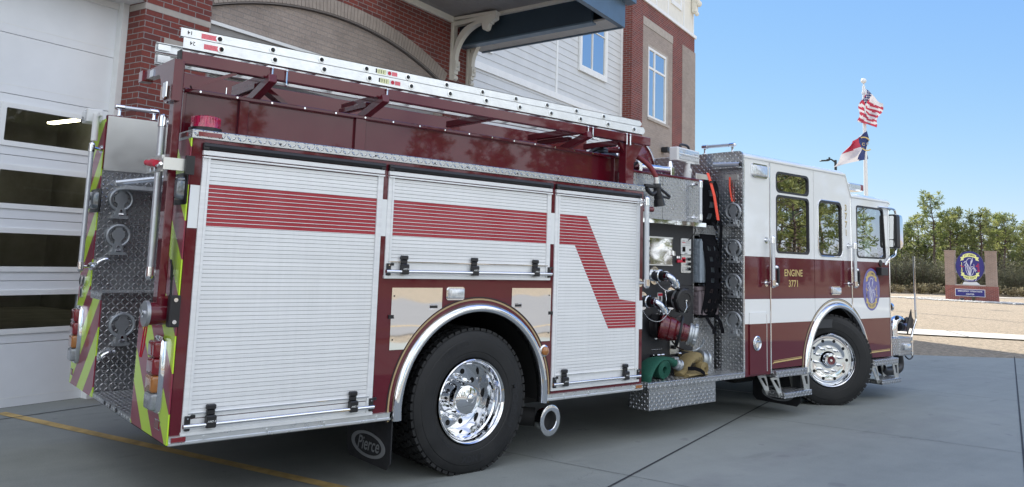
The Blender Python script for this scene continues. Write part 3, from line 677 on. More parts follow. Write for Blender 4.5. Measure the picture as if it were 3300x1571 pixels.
# ladder rack
YB = .10
m = MB(['maroon', 'black']); m.box(-.074, 4.305, YB, YB + .055, 2.697, 2.773, .004)
for x in (.5, 1.38, 2.4, 3.35, 4.1): m.box(x, x + .06, YB + .05, .80, 2.70, 2.755, .004)
m.mi = 1; m.box(-.084, -.073, YB - .004, YB + .06, 2.69, 2.778)
rk = m.done('ladder_rack', T)
m = MB('maroon')
for x in (.52, 1.37, 3.45):    # folding arms from the hose bed wall up to the beam
    m.obox((x - .03, .25, 2.632), (1, .0, 0), (0, .33, -.1), (0, .1, .33), .055, .42, .06, .004); m.done('rack_arm', rk); m = MB('maroon')
    m.box(x - .05, x + .0, .30, .72, 2.655, 2.695, .003); m.done('arm_brace', rk); m = MB('maroon')
m.obox((.14, .13, 2.63), (.33, 0, .16), (0, 1, 0), (-.16, 0, .33), .3, .03, .02); m.done('arm_brace', rk); m = MB('maroon'); m.obox((.62, .40, 2.66), (-.33, 0, .2), (0, 1, 0), (.2, 0, .33), .26, .09, .03)
m.done('rack_arm', rk)
for x in (.50, .60, 1.37, 3.44, 3.5, 3.95, 4.0): m = MB('chrome'); m.cyl((x, YB - .012, 2.67), (x, YB - .012, 2.765), .006, n=8); m.sphere((x, YB - .012, 2.765), .01, 8); m.sphere((x, YB - .012, 2.672), .009, 8); m.done('rack_pin', rk)
def post(x0, x1, y0, y1, z0, z1, name):
    m = MB('maroon'); m.box(x0, x1, y0, y1, z0, z1, .005); return m.done(name, rk)
post(-.105, -.058, .065, .152, 1.25, 2.70, 'rear_post')
m = MB('maroon'); m.plate([(.17, 2.45), (.02, 2.45), (.02, 2.70), (.64, 2.72), (.64, 2.665), (.30, 2.645)], [], YZ, -.135, -.085); m.done('rear_crossbar', rk)
m = MB('red_lens'); m.box(-.15, -.08, .64, .72, 2.655, 2.725); m.done('end_marker', rk); m = MB('chrome'); m.box(-.142, -.135, .42, .50, 2.655, 2.70); m.done('bar_bracket', rk)
m = MB(['amber_lens', 'chrome']); m.box(-.15, -.14, .12, .20, 2.47, 2.55); m.mi = 1; m.box(-.162, -.156, .05, .12, 2.47, 2.56); m.done('post_reflector', rk)
m = MB('maroon'); m.box(3.975, 4.085, .115, .205, 2.291, 2.70, .004); m.box(3.96, 4.1, .10, .22, 2.291, 2.30)
m.plate([(3.975, 2.60), (3.90, 2.69), (4.23, 2.69), (4.085, 2.48), (4.085, 2.6)], [], XZ(), .135, .165); m.done('front_post', rk)
m = MB('maroon'); m.cyl((-.01, .10, 1.20), (-.145, .10, 1.20), .066, n=24); m.box(-.10, -.01, .05, .15, 1.15, 1.30, .01); pv = m.done('pivot_housing', rk)
m = MB(['grey_casting', 'chrome']); m.cyl((-.142, .10, 1.20), (-.162, .10, 1.20), .074, n=28); m.mi = 1; m.lathe([(.022, 0), (.022, .008), (.001, .01)], (-.162, .10, 1.20), (-1, 0, 0), 12); m.done('pivot_cap', pv); m = MB(['black', 'chrome']); m.box(-.06, .0, -.03, .02, 1.13, 1.31, .004); m.mi = 1
for z in (1.16, 1.285): m.cyl((-.03, -.03, z), (-.03, -.038, z), .012, n=10)
m.done('pivot_plate', pv)
m = MB('sign_red'); m.tube([(-.1, .23, 1.14), (-.1, .26, 1.0), (-.1, .30, .93), (-.1, .325, .93), (-.1, .30, 1.03), (-.1, .27, 1.13)], .005, 6); m.done('pull_cord', pv)
m = MB('black'); m.tube([(-.03, .06, 1.42), (-.05, .02, 1.40), (-.06, .0, 1.48), (-.05, .05, 1.51), (-.03, .08, 1.46), (-.03, .07, 1.3)], .006, 6); m.done('cable', pv)
m = MB(['steel', 'sign_red', 'chrome', 'black']); m.box(-.172, -.157, -.02, .27, 2.02, 2.115); m.box(-.17, -.03, -.05, -.045, 2.03, 2.1); m.mi = 1; m.cyl((-.19, .10, 2.075), (-.19, .02, 2.065), .021); m.cyl((-.185, .23, 2.085), (-.185, .12, 2.07), .017); m.mi = 2; m.tube([(-.185, .1, 2.07), (-.19, -.02, 2.05), (-.185, -.06, 2.06)], .01, 8)
for y in (.08, .16): m.cyl((-.172, y, 2.037), (-.18, y, 2.037), .013, n=8)
m.mi = 3; m.box(-.05, .0, -.075, -.05, 2.01, 2.12); m.done('rack_latch', rk)

# beacon, small rear lamp
m = MB(['black', 'beacon']); m.lathe([(.098, 0), (.098, .03), (.088, .034)], (.12, .15, 2.291), (0, 0, 1), 28, caps=(1, 1)); b = m.done('beacon', T)
m = MB('beacon'); m.lathe([(.09, .03), (.084, .075), (.076, .10), (.06, .108), (.001, .109)], (.12, .15, 2.291), (0, 0, 1), 28)
for k in range(28):
    t = 2 * PI * k / 28; m.obox((.12 + .086 * math.cos(t), .15 + .086 * math.sin(t), 2.36), (math.cos(t), math.sin(t), 0), (-math.sin(t), math.cos(t), 0), (0, 0, 1), .004, .006, .06)
m.done('dome', b)
m = MB(['white_strap', 'clear_lens']); m.box(-.12, -.0, 2.31, 2.48, 2.58, 2.69, .006); m.box(-.05, -.03, 2.17, 2.33, 2.62, 2.65); m.cyl((-.06, 2.26, 2.42), (-.06, 2.26, 2.64), .026); m.mi = 1; m.box(-.128, -.118, 2.33, 2.46, 2.595, 2.675); m.done('floodlight', T)
m = MB(['black', 'alu'])
for y, z in ((2.45, 1.285), (2.335, 1.29), (2.385, 1.195)):
    m.mi = 1; m.lathe([(.045, 0), (.045, -.012), (.034, -.014)], (-.009, y, z), (1, 0, 0), 20); m.mi = 0; m.lathe([(.034, -.012), (.001, -.012)], (-.009, y, z), (1, 0, 0), 20)
m.done('charging_socket', T)

# folding steps: a = sideways, b = up, c = out of the wall
def folding_step(fn, label=None):
    m = MB('grey_casting'); ring = [fn(.083 * math.cos(t), .02 + .083 * math.sin(t), .02 + .03 * max(0, math.sin(t) * .2 + .2)) for t in [2 * PI * i / 28 for i in range(28)]]
    m.tube(ring, .0125, 8, closed=True)
    kp = [(-.03, -.06), (-.022, -.02), (-.045, .005), (-.048, .045), (-.02, .075), (.02, .075), (.048, .045), (.045, .005), (.022, -.02), (.03, -.06)]
    m.plate(kp, [], lambda a, b, d: fn(a, b, d), .018, .034); m.plate([(-.028, .06), (-.02, .1), (.02, .1), (.028, .06)], [], lambda a, b, d: fn(a, b, d), .018, .032)
    m.plate([(-.042, -.115), (-.034, -.055), (.034, -.055), (.042, -.115)], [], lambda a, b, d: fn(a, b, d), .0, .042); m.plate([(-.06, -.135), (-.06, -.112), (.06, -.112), (.06, -.135)], [], lambda a, b, d: fn(a, b, d), .0, .05)
    o = m.done('folding_step', T)
    m = MB('chrome'); m.cyl(fn(-.015, -.1, .043), fn(.02, -.1, .043), .012, n=10); m.cyl(fn(0, -.07, .04), fn(0, -.07, .05), .01, n=10); m.done('hinge', o)
for x, z, y in ((.155, 1.93, 2.15), (.158, 1.64, 2.15), (.15, .965, 1.772)): folding_step(lambda a, b, c, x=x, y=y, z=z: (x + a, y - c, z + b))
for z in (2.132, 1.752, 1.395, 1.008): folding_step(lambda a, b, c, z=z: (5.655 - c, .085 - a, z + b))
for x, y, z, s in ((.06, 2.14, 1.44, 1.), (.065, 1.76, .762, 1.)): m = MB('chrome'); m.tube(bez([(x - .05, y, z - .035 * s), (x - .04, y - .03, z - .0), (x, y - .04, z + .025), (x + .045, y - .03, z + .03), (x + .055, y, z + .02)], 5), .012, 8); m.done('pull_handle', T)
# --- pump module between body and cab
m = MB(['black_panel', 'dplate', 'dark', 'maroon'])
m.box(4.09, 5.236, .30, .36, .50, 1.372 - .003); m.box(4.09, 5.236, .30, .36, 1.372 + .003, 2.0); m.box(4.09, 5.2, .31, .36, 1.36, 1.38)
m.mi = 1
m.box(5.242, 5.615, .302, .36, .50, 1.045); m.box(5.242, 5.615, .40, .45, 1.03, 1.05); m.box(5.23, 5.245, .296, .36, .5, 2.0); m.box(5.245, 5.64, .31, .36, 1.885, 2.02); m.box(5.60, 5.615, .302, 2.2, .5, 1.05)
m.box(4.09, 5.228, .19, 2.3, 2.012, 2.436); m.box(4.60, 5.228, .186, .19, 2.02, 2.43)
m.box(4.09, 4.1, .04, .19, 2.0, 2.30)
m.mi = 3; m.box(4.09, 5.25, .18, .22, 2.436, 2.46, .004); m.box(4.09, 5.25, .2, 2.3, 2.43, 2.44)
m.mi = 2; m.box(4.1, 5.6, .5, 2.2, .5, 1.95); m.box(5.245, 5.6, .75, 2.2, 1.0, 2.35); m.box(4.1, 5.6, 2.2, 2.5, .5, 2.43)
pump = m.done('pump_house', T)
m = MB('mirror_steel'); m.box(4.09, 5.252, .15, .30, 1.968, 2.012, .002); m.done('polished_shelf', pump)
m = MB(['mirror_steel', 'alu', 'black', 'chrome']); m.box(4.527, 4.883, .288, .298, 1.575, 1.843, .002); m.mi = 1; m.box(4.522, 4.888, .285, .3, 1.834, 1.848); m.box(4.522, 4.888, .285, .3, 1.566, 1.576); m.mi = 2
for z in (1.6, 1.66, 1.73, 1.80): m.box(4.52, 4.535, .28, .3, z - .01, z + .01)
m.mi = 3; m.box(4.825, 4.88, .272, .29, 1.67, 1.725, .004); m.box(4.87, 4.9, .262, .276, 1.665, 1.715, .003); m.done('polished_hatch', pump)
def placard(x0, x1, z0, z1, mat, cells):
    m = MB([mat, 'ink', 'sign_red', 'grey_casting']); m.plate(rrect(x0, x1, z0, z1, .012), [], XZ(), .29, .299)
    for (a, b, c, d, k) in cells: m.mi = k; m.box(x0 + a * (x1 - x0), x0 + b * (x1 - x0), .286, .291, z0 + c * (z1 - z0), z0 + d * (z1 - z0))
    return m.done('instruction_plate', pump)
placard(5.026, 5.186, 1.685, 1.848, 'white_strap', [(.1, .4, .72, .76, 2), (.12, .35, .82, .86, 3), (.5, .9, .8, .83, 3), (.45, .9, .73, .75, 3), (.45, .9, .66, .68, 3), (.1, .9, .56, .575, 3), (.12, .4, .18, .48, 1), (.18, .35, .2, .42, 2), (.82, .95, .25, .36, 1), (.35, .6, .06, .09, 1)])
placard(5.026, 5.186, 1.50, 1.678, 'alu', [(.08, .42, .58, .88, 2), (.12, .38, .62, .78, 3), (.55, .9, .82, .88, 3), (.6, .85, .5, .55, 3), (.1, .9, .2, .22, 3), (.1, .9, .3, .32, 3), (.1, .8, .12, .14, 3)])
placard(4.665, 4.735, 1.18, 1.30, 'white_strap', [(.05, .95, .75, .95, 2), (.3, .6, .4, .7, 1), (.1, .9, .1, .3, 3)])
m = MB(['black', 'sign_red', 'chrome'])
for x, z in ((5.15, 1.64), (5.155, 1.59), (5.16, 1.54)): m.cyl((x, .29, z), (x, .265, z), .017, n=12); m.obox((x, .262, z), (1, 0, .4), (0, 1, 0), (-.4, 0, 1), .045, .01, .012)
m.mi = 1; m.box(4.95, 5.02, .27, .29, 1.60, 1.63, .004); m.mi = 2; m.box(4.95, 5.0, .28, .3, 1.64, 1.67, .004); m.done('control_knob', pump)
def elbow(cx, cz, nm):
    m = MB(['chrome_dark', 'mirror_steel', 'black']); m.mi = 1; m.plate(circ(cx + .01, cz, .078, .088), [], XZ(), .288, .299)
    m.mi = 0; m.cyl((cx, .295, cz), (cx, .20, cz), .056, n=24); m.lathe([(.05, 0), (.06, -.006), (.06, -.02), (.05, -.026)], (cx, .22, cz), (0, 1, 0), 24)
    m.mi = 2; m.cyl((cx + .005, .20, cz), (cx + .012, .16, cz - .003), .048, n=20); m.mi = 0
    pts = bez([(cx + .012, .165, cz), (cx + .015, .13, cz - .003), (cx + .035, .10, cz - .025), (cx + .055, .09, cz - .055)], 6)
    m.tube(pts, .036, 20); m.cyl((cx + .012, .165, cz), (cx + .02, .135, cz - .002), .047, n=24); m.cyl(pts[-1], pts[-1] + Vector((.018, -.006, -.030)), .046, n=24); e = pts[-1] + Vector((.018, -.006, -.030)); m.cyl(e, e + Vector((.008, -.003, -.016)), .037, n=20)
    for k in range(6): t = k * PI / 3; m.sphere(e + Vector((.05 * math.cos(t), .02 * math.sin(t), .05 * math.sin(t) * .5)), .014, 8)
    m.box(cx - .03, cx + .03, .28, .29, cz + .062, cz + .082); return m.done(nm, pump)
elbow(4.60, 1.468, 'discharge_outlet'); elbow(4.425, 1.222, 'discharge_outlet')
# capped suction inlet
m = MB(['mirror_steel', 'black', 'storz']); c = Vector((4.868, .3, 1.243)); m.plate(circ(c.x, c.z, .088, .11), [], XZ(), .288, .299); ax = Vector((-.05, -1, -.05)).normalized()
m.mi = 1; m.cyl(c, c + ax * .10, .088, n=28); m.mi = 2; m.cyl(c + ax * .10, c + ax * .14, .10, .105, n=28); m.mi = 1; m.lathe([(.11, .0), (.118, .01), (.118, .05), (.105, .062), (.075, .064), (.07, .058), (.001, .058)], c + ax * .135, ax, 32)
for k in range(6): t = k * PI / 3; u, w, _ = m.frame(ax); m.obox(c + ax * .16 + (u * math.cos(t) + w * math.sin(t)) * .118, u * math.cos(t) + w * math.sin(t), ax, u * -math.sin(t) + w * math.cos(t), .02, .05, .03)
o = m.done('suction_cap', pump)
m = MB('chrome'); p0 = c + ax * .2; m.lathe([(.012, 0), (.012, .01), (.001, .012)], p0, ax, 12); m.tube([p0, p0 + Vector((-.01, -.02, -.06)), p0 + Vector((-.035, -.01, -.11))], .004, 6); m.tube([(4.765, .285, 1.33), (4.745, .25, 1.25), (4.75, .26, 1.12), (4.79, .2, 1.06), (4.83, .12, 1.09)], .0035, 6); m.done('lanyard', o)
# maroon large-diameter intake valve, turned forward and down
m = MB(['red_cast', 'black', 'storz', 'mirror_steel']); c = Vector((4.60, .30, .985)); ax = Vector((.62, -.70, -.20)).normalized()
m.mi = 3; m.plate(circ(4.66, .975, .115, .125), [], XZ(), .288, .299); m.mi = 1; m.cyl(c, c + Vector((.03, -.06, 0)), .112, n=32); m.lathe([(.118, .0), (.118, .02)], c + Vector((.02, -.05, 0)), (0.3, -1, 0), 32)
m.mi = 0; b = c + Vector((.03, -.05, 0)); m.lathe([(.10, 0), (.122, .012), (.124, .06), (.116, .075), (.113, .09), (.119, .1), (.113, .13), (.10, .17), (.084, .20), (.084, .23), (.09, .235), (.08, .27), (.084, .30)], b, ax, 32)
m.mi = 2; e = b + ax * .285; m.lathe([(.08, 0), (.105, .004), (.108, .022), (.097, .03), (.097, .045), (.108, .05), (.108, .072), (.097, .082), (.088, .084), (.082, .076), (.04, .072), (.02, .086), (.001, .086)], e, ax, 36)
u, w, _ = m.frame(ax)
for k in range(4):
    t = k * PI / 2 + .5; q = u * math.cos(t) + w * math.sin(t); m.obox(e + ax * .06 + q * .108, q, ax, q.cross(ax), .022, .03, .05, .004)
iv = m.done('intake_valve', pump)
m = MB('black'); q = b + ax * .18; m.tube([q + (u * math.cos(t) + w * math.sin(t)) * .145 + ax * .02 for t in [2 * PI * i / 36 for i in range(36)]], .0125, 8, closed=True)
for t in (.4, 2.5, 4.6): m.tube([q + (u * math.cos(t) + w * math.sin(t)) * .145 + ax * .02, q + (u * math.cos(t) + w * math.sin(t)) * .09], .008, 6)
m.done('hand_wheel', iv)
m = MB(['steel', 'chrome', 'black']); m.box(4.855, 5.0, .288, .299, .70, .84); m.mi = 1; m.tube(bez([(4.86, .27, .83), (4.9, .2, .76), (4.98, .1, .75), (5.04, .05, .80), (5.05, .03, .87)], 6), .009, 6); m.mi = 2; m.cyl((4.89, .29, .77), (4.89, .25, .77), .02); m.cyl((5.03, .29, .735), (5.03, .25, .735), .014); m.done('drain_valve', pump)
for k in range(6): m = MB('chrome'); m.sphere((4.589 + k * .029, .295, .757), .006, 8); m.done('stud', pump)
for x in (4.60, 4.66, 4.72, 4.985): m = MB(['chrome', 'black']); m.obox((x, .275, .69), (1, 0, 0), (0, 1, .3), (0, -.3, 1), .048, .02, .05, .006); m.mi = 1; m.box(x - .03, x + .03, .27, .3, .655, .705); m.done('drain_lever', pump)
m = MB(['chrome'])
def chain(pts): 
    P = bez(pts, 10)
    for i in range(0, len(P) - 1): m.sphere((P[i] + P[i + 1]) / 2, .006, 6, (1, 1, .8))
chain([(4.63, .285, 1.42), (4.68, .27, 1.36), (4.74, .24, 1.32), (4.78, .22, 1.33)]); m.done('cap_chain', pump); m = MB('chrome'); chain([(4.40, .285, 1.17), (4.45, .22, 1.06), (4.52, .15, 1.04), (4.58, .1, 1.11), (4.6, .08, 1.16)]); m.done('cap_chain', pump)
m = MB('black'); m.tube(bez([(5.24, .28, 1.97), (5.2, .25, 1.92), (5.15, .26, 1.86), (5.14, .29, 1.83)], 5), .005, 6); m.done('cable', pump)
rail((4.045, -.08, 2.15), (4.055, -.08, 1.395), (0, -.08, 0), .022)
rail((5.085, .10, 2.405), (5.085, .10, 2.045), (0, -.085, 0), .018)
m = MB(['red_cast', 'chrome']); m.cyl((4.16, .12, 2.085), (4.34, .10, 2.092), .02, .026, n=14); m.mi = 1; m.cyl((4.1, .13, 2.082), (4.16, .12, 2.085), .009); m.done('red_lever', pump)
# roller guide, scene light mast
m = MB(['chrome', 'alu']); m.cyl((4.49, .40, 2.535), (4.95, .40, 2.545), .036, n=20)
for x in (4.473, 4.975): m.box(x - .028, x + .028, .36, .44, 2.46, 2.58, .006); m.cyl((x, .4, 2.58), (x, .4, 2.64), .032, .018, n=14)
m.done('hose_roller', pump)
m = MB(['white_strap']); m.cyl((5.33, .45, 2.44), (5.33, .45, 2.56), .042, n=20); m.cyl((5.33, .45, 2.55), (5.33, .45, 2.66), .032, n=20); m.sphere((5.345, .45, 2.575), .042, 14); m.box(5.27, 5.42, .42, .5, 2.655, 2.668)
sl = m.done('scene_light_mast', pump)
m = MB('white_strap', Matrix.Translation((5.31, .45, 2.735)) @ Matrix.Rotation(R(8), 4, 'Z')); m.box(-.235, .235, -.03, .07, -.073, .073, .008); fl = m.done('scene_light', sl)
m = MB(['chrome', 'clear_lens', 'ink'], Matrix.Translation((5.31, .45, 2.735)) @ Matrix.Rotation(R(8), 4, 'Z')); m.box(-.205, .205, -.034, -.029, -.052, .056); m.mi = 1
for k in range(12): m.lathe([(.016, -.034), (.006, -.042), (.001, -.042)], (-.187 + k * .034, 0, .004), (0, 1, 0), 10)
m.box(-.2, .2, -.037, -.033, .022, .05); m.box(-.2, .2, -.037, -.033, -.048, -.018); m.done('led_lens', fl)
m = MB('black', Matrix.Translation((5.31, .45, 2.735)) @ Matrix.Rotation(R(8), 4, 'Z')); m.tube(bez([(-.10, .02, .07), (-.08, .02, .115), (.06, .02, .115), (.10, .02, .07)], 6), .013, 8); m.done('carry_handle', fl)
m = MB('black'); m.tube(bez([(5.36, .5, 2.50), (5.4, .45, 2.48), (5.44, .5, 2.52), (5.5, .48, 2.46), (5.55, .5, 2.45)], 6), .014, 8); m.done('cable', sl)
# hose reel with a booster line
m = MB(['red_cast', 'chrome', 'black']); rc = Vector((4.66, .75, 2.55))
for y in (.60, .95): m.lathe([(.0, y - .75), (.29, y - .75), (.30, y - .745)], rc, (0, 1, 0), 48)
m.lathe([(.16, -.15), (.16, .2)], rc, (0, 1, 0), 32)
m.mi = 1; m.tube([rc + Vector((.302 * math.cos(t), -.155, .302 * math.sin(t))) for t in [2 * PI * i / 48 for i in range(48)]], .012, 8, closed=True); m.done('hose_reel', pump)
m = MB('hose_red')
for k, (r, y) in enumerate(((.27, .64), (.27, .69), (.27, .74), (.245, .665), (.27, .79), (.27, .84), (.27, .9))): m.tube([rc + Vector((r * math.cos(t), y - .75, r * math.sin(t))) for t in [2 * PI * i / 40 for i in range(40)]], .023, 8, closed=True)
m.done('hose_coil', pump)
m = MB('black')
for r in (.36, .33, .30): m.tube([Vector((4.16 + r * math.cos(t), .52 + (r - .3), 2.33 + r * math.sin(t))) for t in [PI * 1.0 * i / 24 for i in range(25)]], .019, 8)
m.done('black_suction_hose', pump)

# running board with its storage box
m = MB('dplate'); m.box(4.16, 5.672, -.02, .31, .462, .514, .003); m.box(4.195, 5.195, -.005, .232, .264, .462, .003); m.box(4.09, 4.162, .05, .31, .47, .512); m.done('running_board', T)
m = MB('alu'); m.box(4.42, 4.58, .03, .2, .245, .262, .01); m.done('box_drain', T)
# netting over the crosslays
def net(fx, u0, u1, v0, v1, strapsu, strapsv, wu, wv, name):
    m = MB('webbing')
    for u in strapsu: m.rings([[fx(u - wu, v0 + (v1 - v0) * i / 14, .0), fx(u + wu, v0 + (v1 - v0) * i / 14, .0), fx(u + wu, v0 + (v1 - v0) * i / 14, .006), fx(u - wu, v0 + (v1 - v0) * i / 14, .006)] for i in range(15)], True, smooth=False)
    for v in strapsv: m.rings([[fx(u0 + (u1 - u0) * i / 8, v - wv, .002), fx(u0 + (u1 - u0) * i / 8, v + wv, .002), fx(u0 + (u1 - u0) * i / 8, v + wv, .008), fx(u0 + (u1 - u0) * i / 8, v - wv, .008)] for i in range(9)], True, smooth=False)
    return m.done(name, pump)
def bul(x0, x1, z0, z1, y, b, sl):
    return lambda u, v, d: (x0 + (x1 - x0) * u + sl * math.sin(PI * v) , y - b * max(0., math.sin(PI * min(1, max(0, v)))) ** .6 * (.4 + .6 * math.sin(PI * min(max(u, 0), 1))) - d, z0 + (z1 - z0) * v)
f1 = bul(5.30, 5.55, 1.05, 1.90, .27, .12, .05)
net(f1, 0, 1, 0, 1, (.06, .36, .66, .95), (.03, .14, .26, .385, .51, .64, .77, .9, .97), .085, .036, 'hose_net')
f2 = bul(5.27, 5.54, 2.01, 2.47, .25, .10, .0)
net(f2, 0, 1, 0, 1, (.1, .55, .93), (.04, .3, .56, .82, .95), .12, .065, 'hose_net')
m = MB('webbing')
for pts in ([(5.33, .2, 1.06), (5.36, .18, 1.0), (5.40, .16, .94), (5.405, .16, .89)], [(5.50, .2, 1.08), (5.54, .18, 1.0), (5.56, .17, .93), (5.565, .17, .89)], [(5.40, .18, 2.03), (5.42, .16, 1.99), (5.44, .16, 1.95)], [(5.53, .2, 2.1), (5.555, .18, 2.0), (5.57, .2, 1.8), (5.58, .22, 1.5), (5.6, .22, 1.2)]):
    m.rings([[(x - .026, y, z), (x + .026, y, z), (x + .026, y + .004, z), (x - .026, y + .004, z)] for x, y, z in pts], True, smooth=False)
m.done('net_strap', pump)
m = MB(['orange_strap', 'black', 'steel']); m.rings([[(x - .019, y, z), (x + .019, y - .004, z), (x + .019, y + .0, z), (x - .019, y + .004, z)] for x, y, z in ((5.30, .17, 2.535), (5.31, .14, 2.44), (5.345, .12, 2.30), (5.385, .12, 2.15), (5.42, .125, 2.05))], True, smooth=False)
m.mi = 1; m.box(5.292, 5.338, .125, .16, 2.43, 2.45); m.mi = 2; m.box(5.2, 5.42, .24, .25, 2.44, 2.53, .003); m.done('release_strap', pump)

# --- cab
def zb(x):
    if x < 6.185: return .463
    if abs(x - FC) < FR - .001: return max(FZ + math.sqrt(FR ** 2 - (x - FC) ** 2), .515)
    return .515 if x < FC else .506
def zt(x): return 2.722 if x <= 7.832 else (2.722 - (x - 7.832) / .136 * .256 if x < 7.968 else 2.466)
def cab_plate(name, xa, xb, holes, y0, y1, mat='cab_paint', label=None):
    xs = sorted(set([xa, xb] + [x for x in (6.185, 6.1851, 7.832, 7.968, FC - FR + .0015, FC + FR - .0015) if xa < x < xb] + [FC + FR * math.cos(PI * k / 48) for k in range(1, 48) if xa < FC + FR * math.cos(PI * k / 48) < xb]))
    out = [(x, zb(x)) for x in xs] + [(x, zt(x)) for x in (xb, 7.968, 7.832, xa) if xa <= x <= xb]
    o2 = [];
    for q in out:
        if not o2 or abs(q[0] - o2[-1][0]) + abs(q[1] - o2[-1][1]) > 1e-5: o2.append(q)
    m = MB(mat); m.plate(o2, holes, XZ(), y0, y1); return m.done(name, T, label=label)
WU = rrect(6.314, 6.985, 2.416, 2.632, .06); WL = rrect(6.312, 6.985, 1.750, 2.373, .055); WM = rrect(7.20, 7.73, 1.75, 2.376, .075)
WF = [(8.117 + .05 * (1 - math.cos(R(a))) , 1.795 - .05 * math.sin(R(a))) for a in (0, 45, 90)] + [(8.83, 1.747), (8.866, 1.765), (8.872, 1.80), (8.822, 2.34), (8.805, 2.372), (8.77, 2.378), (8.16, 2.378), (8.128, 2.368), (8.117, 2.335)]
G = .004
cab_plate('cab_side', 5.69, 6.178 - G, [], 0, .05); cab_plate('cab_side', 7.1 + G, 7.965 - G, [WM], 0, .05); cab_plate('cab_side', 8.95 + G, 8.985, [], 0, .05)
cab_plate('cab_side', 5.69, 6.3, [], 2.46, 2.5); 
d1 = cab_plate('door', 6.178 + G, 7.1 - G, [WU, WL], 0, .05, label='rear cab door lettered ENGINE 3771'); d2 = cab_plate('door', 7.965 + G, 8.95 - G, [WF], 0, .05, label='front cab door with the round department emblem')
m = MB('dark'); m.box(6.17, 6.186, .012, .04, .5, 2.72); m.box(7.09, 7.11, .012, .04, 1.06, 2.72); m.box(7.955, 7.975, .012, .04, 1.06, 2.46); m.box(8.94, 8.96, .012, .04, .51, 2.46); m.done('door_seal', T)
for x, a, x2, b, r_, nm in ((6.178, .47, 6.178, 2.715, .008, 'piano_hinge'), (7.965, 1.08, 7.965, 2.46, .008, 'piano_hinge'), (8.955, .51, 8.972, 2.4, .006, 'edge_trim'), (5.693, .47, 5.693, 2.7, .004, 'edge_trim')):
    m = MB('chrome'); m.cyl((x, -.003, a), (x2, -.003, b), r_, n=10); m.done(nm, T)
def window(hole, par, gl, y=.03, gask='black', deep=.012):
    cx = sum(a for a, b in hole) / len(hole); cz = sum(b for a, b in hole) / len(hole)
    def sc(k): return [(cx + (a - cx) + (k if a > cx else -k) * min(1, abs(a - cx) * 12), cz + (b - cz) + (k if b > cz else -k) * min(1, abs(b - cz) * 12)) for a, b in hole]
    m = MB(gask); m.plate(sc(.010), [sc(-.012)], XZ(), -.003, deep + .02); o = m.done('window', par)
    m = MB(gl); m.plate(sc(.002), [], XZ(), deep, None); m.done('glass', o); return o
window(WU, d1, 'tint_glass'); window(WL, d1, 'tint_glass'); wf = window(WF, d2, 'front_glass')
wm = window(WM, T, 'mid_glass')
m = MB('black')   # dark sliding-window edge bands
m.box(6.885, 6.977, .018, .03, 2.424, 2.625); m.box(6.895, 6.977, .018, .03, 1.76, 2.366); m.plate([(8.735, 1.755), (8.865, 1.76), (8.81, 2.37), (8.715, 2.37)], [], XZ(), .02, .032); m.done('window_slide', d1)
m = MB('chrome'); m.tube([(a, -.004, b) for a, b in rrect(7.185, 7.745, 1.735, 2.391, .085)], .006, 6, closed=True); m.done('window_trim', wm)
# roof
m = MB('white_paint')
prof = lambda zlo, zhi: [(.05, zlo - .02), (0.0, zlo), (-.012, zlo + .012), (-.012, zlo + .03), (.01, zhi - .02), (.06, zhi), (1.25, zhi + .015), (2.44, zhi), (2.49, zhi - .02), (2.512, zlo + .03), (2.512, zlo + .012), (2.5, zlo), (2.45, zlo - .02)]
A_, B_ = prof(2.72, 2.792), prof(2.466, 2.535)
m.rings([[(x, a, b) for a, b in P] for x, P in ((5.69, A_), (7.80, A_))], True); m.rings([[(x, a, b) for a, b in P] for x, P in ((7.80, A_), (7.835, prof(2.72, 2.775)), (7.97, prof(2.47, 2.52)), (7.99, B_))], True); m.rings([[(x, a, b - dz) for a, b in P] for x, P, dz in ((7.99, B_, 0), (8.94, B_, 0), (8.985, B_, .008), (9.005, prof(2.466, 2.515), .02))], True)
m.box(5.69, 7.83, .05, 2.45, 2.69, 2.72); m.done('cab_roof', T, sharp=40)
m = MB('dplate'); m.plate([(-.004, .47)] + [(-.004 + .05 * (1 - math.cos(R(k))), 2.747 + .05 * math.sin(R(k))) for k in (0, 20, 45, 70, 90)] + [(2.5, 2.797), (2.5, .47)], [], YZ, 5.665, 5.69); m.done('cab_rear_wall', T)
rail((5.76, .17, 2.885), (5.76, .55, 2.892), (0, 0, .085), .018)
m = MB(['grab', 'dplate', 'black']); m.cyl((5.62, .0, 2.648), (5.62, .32, 2.665), .022); m.mi = 2; m.cyl((5.62, -.02, 2.647), (5.62, .0, 2.648), .02); m.mi = 1; m.box(5.58, 5.665, .0, .3, 2.61, 2.622); m.done('tube_light', T)
m = MB(['orange_strap', 'steel']); m.tube(bez([(5.655, .145, 2.52), (5.64, .135, 2.42), (5.645, .125, 2.33), (5.65, .112, 2.26)], 5), .010, 6); m.mi = 1; m.box(5.655, 5.666, .05, .2, 2.49, 2.55); m.done('red_cord', T)
